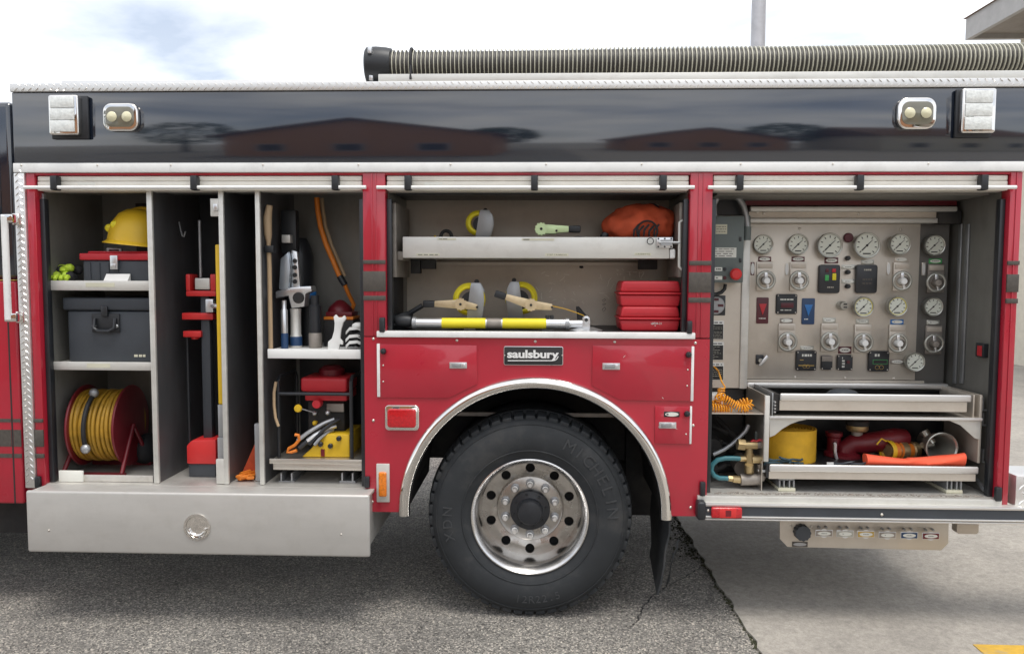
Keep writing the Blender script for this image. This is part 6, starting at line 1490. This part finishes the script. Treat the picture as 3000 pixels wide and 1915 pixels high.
r = rect(Z6, 1935, 1168, 2088, 1236, .15); B().prism([(r[0], r[3]), (r[0], r[2] + .01), (r[0] + .01, r[2]), (r[1] - .01, r[2]), (r[1], r[2] + .01), (r[1], r[3])], .15, .2).end('step_bracket', 'wall_steel', T)
# rear body corner beyond the post
r = rect(D0, 2388, 1118, 2440, 1190, -.01); rb = B().box(r[0], xR1 + .6, -.012, .2, r[2], r[3]).end('tread_plate_box', 'alu', T, .004); bars(rb, r[0] + .01, r[0] + .5, r[2], r[3], -.0121, .036, 4)
# ---- brass manifold (plumbing of the truck) with teal hose
YM = .13
def zE(x, y, Y=YM): return zz(ZE, x, y, Y)
mf = B().bar(zE(440, 1070), zE(660, 1065), .030, 16).end('manifold', 'galv', T)
B().tube([zE(640, 1065), zE(690, 1050), zE(705, 1000), zE(690, 930), zE(685, 880)], .021, 12).end('elbow', 'galv', mf)
B().bar(zE(545, 990), zE(545, 760), .024, 6).end('tee', 'brass', mf)
B().bar(zE(545, 960, YM - .02), zE(545, 890, YM - .03), .021, 12).end('plug', 'brass', mf)
B().bar(zE(545, 760), zE(545, 690), .019, 12).end('nipple', 'brass', mf)
B().bar(zE(495, 662), zE(635, 662), .021, 12).end('valve_body', 'brass', mf)
B().bar(zE(405, 650), zE(490, 660), .031, 6).end('hex_cap', 'brass', mf)
B().bar(zE(637, 662), zE(682, 662), .017, 6).end('hex_nut', 'galv', mf)
B().tube([zE(565, 628), zE(590, 605), zE(630, 615), zE(680, 598)], .007, 8).end('valve_handle', 'red_plastic', mf)
B().bar(zE(575, 830), zE(720, 828), .022, 8).end('nipple', 'brass', mf)
B().bar(zE(430, 820), zE(510, 822), .016, 8).end('fitting', 'brass', mf)
B().tube([zE(x, y, YM - .01) for x, y in ((440, 820), (360, 815), (260, 815), (170, 835), (110, 890), (95, 960), (130, 1020), (190, 1050), (295, 1055))], .0125, 10).end('hose', 'teal_hose', mf)
B().bar(zE(295, 1055), zE(350, 1060), .016, 6).bar(zE(350, 1060), zE(440, 1070), .02, 8).end('fitting', 'brass', mf)
B().box(zE(630, 950).x, zE(668, 0).x, YM - .03, YM - .005, zE(0, 952).z, zE(0, 925).z).end('valve_stem', 'silver', mf, .003)
B().box(zE(669, 950).x, zE(755, 0).x, YM - .04, YM - .034, zE(0, 952).z, zE(0, 922).z).end('valve_lever', 'white_plastic', mf, .003)
B().tube([zE(x, y, .2) for x, y in ((540, 420), (500, 500), (430, 570), (340, 650), (250, 710), (120, 770))], .011, 8).end('air_line', 'grey_metal', mf)
B().bar(zE(625, 600, .2), zE(632, 500, .2), .008, 8).end('air_line', 'box_green_grey', mf)
q = random.Random(21)
for i in range(7):
    b_ = B(); x0, y0 = q.uniform(40, 330), q.uniform(620, 1050); pts = [zE(x0 + k * q.uniform(20, 50), y0 + 40 * math.sin(k + i), .25 + .02 * i) for k in range(5)]
    b_.tube(pts, q.uniform(.008, .018), 8).end('pipework', 'chassis', mf)
for x, y, r in ((110, 690, .05), (80, 950, .045), (480, 930, .05)): p = zE(x, y, .24); B().lathe([(r, 0), (r, .09), (r * .8, .1)], (p.x, .24, p.z), (0, 1, .2), 18).end('pump_casting', 'chassis' if x != 480 else 'galv', mf)
for x0, y0, x1, y1 in ((150, 330, 420, 600), (60, 420, 300, 520)): B().bar(zE(x0, y0, .35), zE(x1, y1, .3), .014, 8).end('pipework', 'chassis', mf)
# ---- coiled orange cord
def coil(path, R1, r, turns, name='coil', parent=None):
    pts = [Vector(p) for p in path]; ls = [0]
    for i in range(1, len(pts)): ls.append(ls[-1] + (pts[i] - pts[i - 1]).length)
    tot = ls[-1]; out = []; turns = int(tot / .0125); n_ = int(turns * 12)
    def pos(s):
        for i in range(1, len(pts)):
            if s <= ls[i] + 1e-9: return pts[i - 1].lerp(pts[i], (s - ls[i - 1]) / max(1e-9, ls[i] - ls[i - 1]))
        return pts[-1]
    for k in range(n_ + 1):
        s = tot * k / n_; p = pos(s); d = (pos(min(tot, s + tot * .04)) - pos(max(0, s - tot * .04))).normalized()
        u = d.cross(Vector((0, 1, 0))).normalized(); v = d.cross(u); t = 2 * math.pi * turns * k / n_
        out.append(p + (u * math.cos(t) + v * math.sin(t)) * R1)
    return B().tube(out, r, 6).end(name, 'orange_cord', parent)
def dense(zpts, Yf, n_=6):
    P_ = [zz(ZE, x, y, Y) for x, y, Y in zpts]; out = []
    for i in range(len(P_) - 1):
        for k in range(n_):
            t = k / n_; p0, p1, p2, p3 = P_[max(i - 1, 0)], P_[i], P_[i + 1], P_[min(i + 2, len(P_) - 1)]
            out.append(.5 * ((2 * p1) + (p2 - p0) * t + (2 * p0 - 5 * p1 + 4 * p2 - p3) * t * t + (3 * p1 - p0 - 3 * p2 + p3) * t ** 3))
    return out + [P_[-1]]
cc = thing('coiled_cord', 'coiled orange cable heaped on the small shelf below the placards', 'cable', zz(ZE, 300, 250, .12))
rC = .0175
coil(dense([(215, -10, .15), (210, 60, .14), (180, 110, .13), (210, 90, .11), (260, 110, .1), (330, 155, .095), (400, 200, .09), (470, 225, .085), (530, 215, .09)], 0), rC, .0037, 36, parent=cc)
coil(dense([(535, 215, .12), (560, 180, .13), (530, 145, .135), (470, 150, .14), (410, 175, .145)], 0), rC, .0037, 16, parent=cc)
coil(dense([(330, 228, .11), (260, 225, .105), (180, 220, .1), (100, 210, .1), (60, 205, .1)], 0), rC, .0037, 20, parent=cc)
coil(dense([(240, 165, .16), (180, 160, .16), (110, 175, .15), (60, 170, .15)], 0), rC, .0037, 12, parent=cc)
p_ = [zz(Z5, x, y, Y) for x, y, Y in ((200, 1368, YL - .01), (228, 1395, YL - .03), (240, 1430, .2), (250, 1465, .17), (272, 1500, .16), (262, 1530, .15))]
B().tube(p_, .0045, 8).end('cord_lead', 'orange_cord', cc)
pb_ = zz(ZE, 90, 90, .2); o = B().box(pb_.x - .03, pb_.x + .07, .2, .3, zsh + .001, zz(ZE, 90, 62, .2).z).end('white_box', 'white_plastic', origin=(pb_.x, .25, zsh), bev=.004); tag(o, 'small white box behind the coiled orange cable', 'box')
# ---- things on the lower tray
zt_ = zlt + .001
a = rect(Z6, 600, 520, 1025, 755, .1); cxr = (a[0] + a[1]) / 2; rr_ = (a[1] - a[0]) / 2 - .005
yh = thing('rolled_hose', 'roll of wide yellow fire hose lying flat on the lower tray', 'hose roll', (cxr, .1 + rr_, zt_))
hh = zz(Z6, 820, 522, .1).z - zt_
prof = []
b_ = B(); N_ = 9
turn = []
for k in range(int(24 * 8)):
    t = k / 24; r = rr_ * (1 - t / 9.5); turn.append((cxr + r * math.cos(t * 2 * math.pi + 1.2), .1 + rr_ + r * .93 * math.sin(t * 2 * math.pi + 1.2), zt_ + hh / 2 + random.uniform(-.001, .001)))
b_.ribbon(turn, (0, 0, 1), hh, .007).end('wound_layers', 'yellow_hose', yh)
tail = [turn[0], (turn[0][0] + .004, turn[0][1] - .05, turn[0][2]), (turn[0][0] + .0, turn[0][1] - .1, turn[0][2])]
# dark rope
c = zz(Z6, 710, 715, .1); pile('dark_rope', 'dark blue rope in front of the yellow hose roll', 'rope', (c.x, .095), (.2, .03, .05), 12, 'dark_rope', zt_, 41)
# red monitor with cap
mn = zz(Z6, 1230, 600, .3); mo = thing('deck_gun', 'dark red water monitor with black cap lying on the lower tray', 'monitor', (mn.x, .3, zt_))
B().tube([zz(Z6, 1150, 690, .3), zz(Z6, 1155, 640, .3), zz(Z6, 1200, 600, .3), zz(Z6, 1270, 600, .29), zz(Z6, 1380, 585, .28), zz(Z6, 1490, 560, .28), zz(Z6, 1560, 560, .3)], [.05, .05, .052, .055, .055, .055, .05], 18).end('barrel', 'dark_red', mo, ang=60)
c = zz(Z6, 1232, 470, .3); zc0 = zz(Z6, 1232, 600, .3).z
B().lathe([(.03, 0), (.03, c.z - zc0 - .03), (.034, c.z - zc0 - .028)], (c.x, .3, zc0), (0, 0, 1), 18).end('stem', 'galv', mo)
B().lathe([(.05, 0), (.056, .008), (.056, .03), (.06, .034), (.06, .056), (.05, .064)], (c.x, .3, c.z - .029), (0, 0, 1), 26, mats=[1, 1, 0, 0, 0]).end('cap', ['chassis', 'brass'], mo)
c = zz(Z6, 1455, 520, .28); B().bar((c.x, .27, c.z - .03), (c.x, .27, c.z + .012), .02, 12).end('outlet_lug', 'dark_red', mo)
B().lathe([(.075, 0), (.075, .014), (.05, .03)], (zz(Z6, 1150, 690, .3).x, .3, zt_), (0, 0, 1), 24).end('base_flange', 'dark_red', mo)
c = zz(Z6, 1065, 620, .33); rv = thing('gate_valve', 'dark red valve with silver handle behind the yellow hose roll', 'valve', (c.x, .33, zt_))
B().lathe([(.05, 0), (.05, .02), (.036, .03), (.036, .1), (.045, .11), (.045, .13)], (c.x, .33, zt_), (0, 0, 1), 20).end('body', 'dark_red', rv)
p0, p1 = zz(Z6, 1075, 600, .26), zz(Z6, 1090, 720, .25); B().tube([p0, p0.lerp(p1, .5) + Vector((-.006, 0, 0)), p1], .009, 8).bar((p0.x, .26, p0.z), (c.x, .3, p0.z), .008, 8).end('handle', 'silver', rv)
# yellow nozzle
c = zz(Z6, 1460, 680, .22); nz = thing('hose_nozzle', 'yellow and brown hose nozzle lying behind the orange vest', 'nozzle', (c.x, .22, zt_)); zn = zt_ + .056
xa = lambda v: zz(Z6, v, 680, .2).x
b0 = Vector((xa(1440), .21, zn)); ax_ = Vector((.9, .35, -.06)).normalized()
B().lathe([(.05, 0), (.056, .004), (.056, .022), (.046, .03)], b0, ax_, 26, cap=False).end('bumper', 'yellow', nz)
B().lathe([(.03, .01), (.044, .031), (.046, .06), (.038, .066), (.038, .075), (.048, .08), (.05, .12), (.04, .13), (.04, .16), (.048, .165), (.046, .2), (.03, .21)], b0, ax_, 26, mats=[0, 1, 1, 0, 1, 0, 0, 1, 0, 0, 0]).end('barrel', ['brass', 'orange'], nz)
B().tube([b0 + Vector((.0, .0, .05)), b0 + Vector((-.03, -.01, .066)), b0 + Vector((-.055, -.012, .035))], .004, 6).end('lanyard', 'yellow', nz)
# white cone nozzle
c = zz(Z6, 1800, 665, .2); wn_ = thing('foam_nozzle', 'pale bell-mouthed nozzle pointing out of the lower tray', 'nozzle', (c.x, .25, zt_)); rN = 112 * .41528 * mpp(.16); zn = zt_ + rN
B().lathe([(rN * .9, .03), (rN * .98, .004), (rN, 0), (rN * .94, -.002), (rN * .86, .004), (rN * .72, .06), (rN * .42, .14), (rN * .35, .18)], (c.x, .16, zn), (.08, 1, 0), 40, cap=False).end('bell', 'gauge_rim', wn_)
B().lathe([(rN * .98, .006), (rN * .8, .07), (rN * .5, .16), (rN * .5, .22)], (c.x, .16, zn), (.08, 1, 0), 36, cap=False).end('outer_skin', 'galv', wn_)
B().lathe([(.0001, .178), (rN * .4, .178)], (c.x, .16, zn), (.08, 1, 0), 24, cap=False).end('throat', 'ink', wn_)
p0, p1 = zz(Z6, 1700, 510, .3), zz(Z6, 1760, 600, .27); B().bar(p0, p1, .024, 12).bar(p1, zz(Z6, 1690, 610, .24), .016, 10).end('side_handle', 'gauge_rim', wn_)
# orange vest rolled over the tray edge
vp = []
X0, X1 = zz(Z6, 1305, 735, .085).x, zz(Z6, 2005, 735, .085).x
vs_ = B(); n1_ = 40; n2_ = 14
for i in range(n1_ + 1):
    t = i / n1_; x = X0 + (X1 - X0) * t
    top = .062 - .03 * math.sin(t * math.pi * .9) * (1 if t < .45 else .75) + .026 * max(0, t - .35) ** 1
    for j in range(n2_):
        q2 = 2 * math.pi * j / n2_; ry = .032 + .004 * math.sin(t * 9 + j); rz = top / 2
        fold = 1 + .06 * math.sin(3 * q2 + t * 14)
        sq = .25 if t in (0, 1) else 1
        vs_.v.append(Vector((x, .118 + ry * math.cos(q2) * fold, zt_ + rz + rz * math.sin(q2) * (fold if math.sin(q2) > 0 else 1))))
for i in range(n1_):
    for j in range(n2_): vs_.f.append([i * n2_ + j, i * n2_ + (j + 1) % n2_, (i + 1) * n2_ + (j + 1) % n2_, (i + 1) * n2_ + j]); vs_.m.append(0)
vs_.f.append(list(range(n2_))); vs_.m.append(0); vs_.f.append([n1_ * n2_ + j for j in range(n2_)]); vs_.m.append(0)
o = vs_.end('safety_vest', 'orange_fluor', origin=((X0 + X1) / 2, .11, zt_), ang=60); tag(o, 'rolled bright orange safety vest on the lower tray edge', 'vest')
# grey strap with white tag
c = zz(Z6, 1110, 735, .11); gs = thing('tool_strap', 'thin grey strap with white tag beside the yellow hose roll', 'strap', (c.x, .11, zt_))
B().tube([zz(Z6, x, y, .11) for x, y in ((1060, 742), (1120, 742), (1180, 730), (1210, 722), (1180, 740), (1260, 742), (1310, 730))], .0055, 8).end('cord', 'grey_plastic', gs)
r = rect(Z6, 1018, 733, 1066, 747, .1); B().box(r[0], r[1], .1, .104, zt_ + .002, zt_ + .016).end('tag', 'white_plastic', gs)
c = zz(Z6, 1350, 690, .35); o = B().lathe([(.05, 0), (.05, .02), (.04, .025), (.04, .05), (.05, .055), (.05, .075), (.03, .08)], (c.x, .36, zt_), (0, 0, 1), 22).end('hose_coupling', 'galv', origin=(c.x, .36, zt_)); tag(o, 'dull metal hose coupling behind the orange vest', 'coupling')
# grey bag peeping over the upper tray
c = zz(Z6, 1150, 240, .2); zb = zz(Z6, 1300, 372, .08).z + .011
b_ = B(); q = random.Random(14); hb2 = c.z + .016 - zb; b_.ball((c.x, .24, zb + hb2 / 2), (.09, .07, hb2 / 2), 20, 12, .03, q); o = b_.end('grey_bag', 'grey_plastic', origin=(c.x, .24, zb)); tag(o, 'grey bag lying in the upper slide-out tray under the pump panel', 'bag')
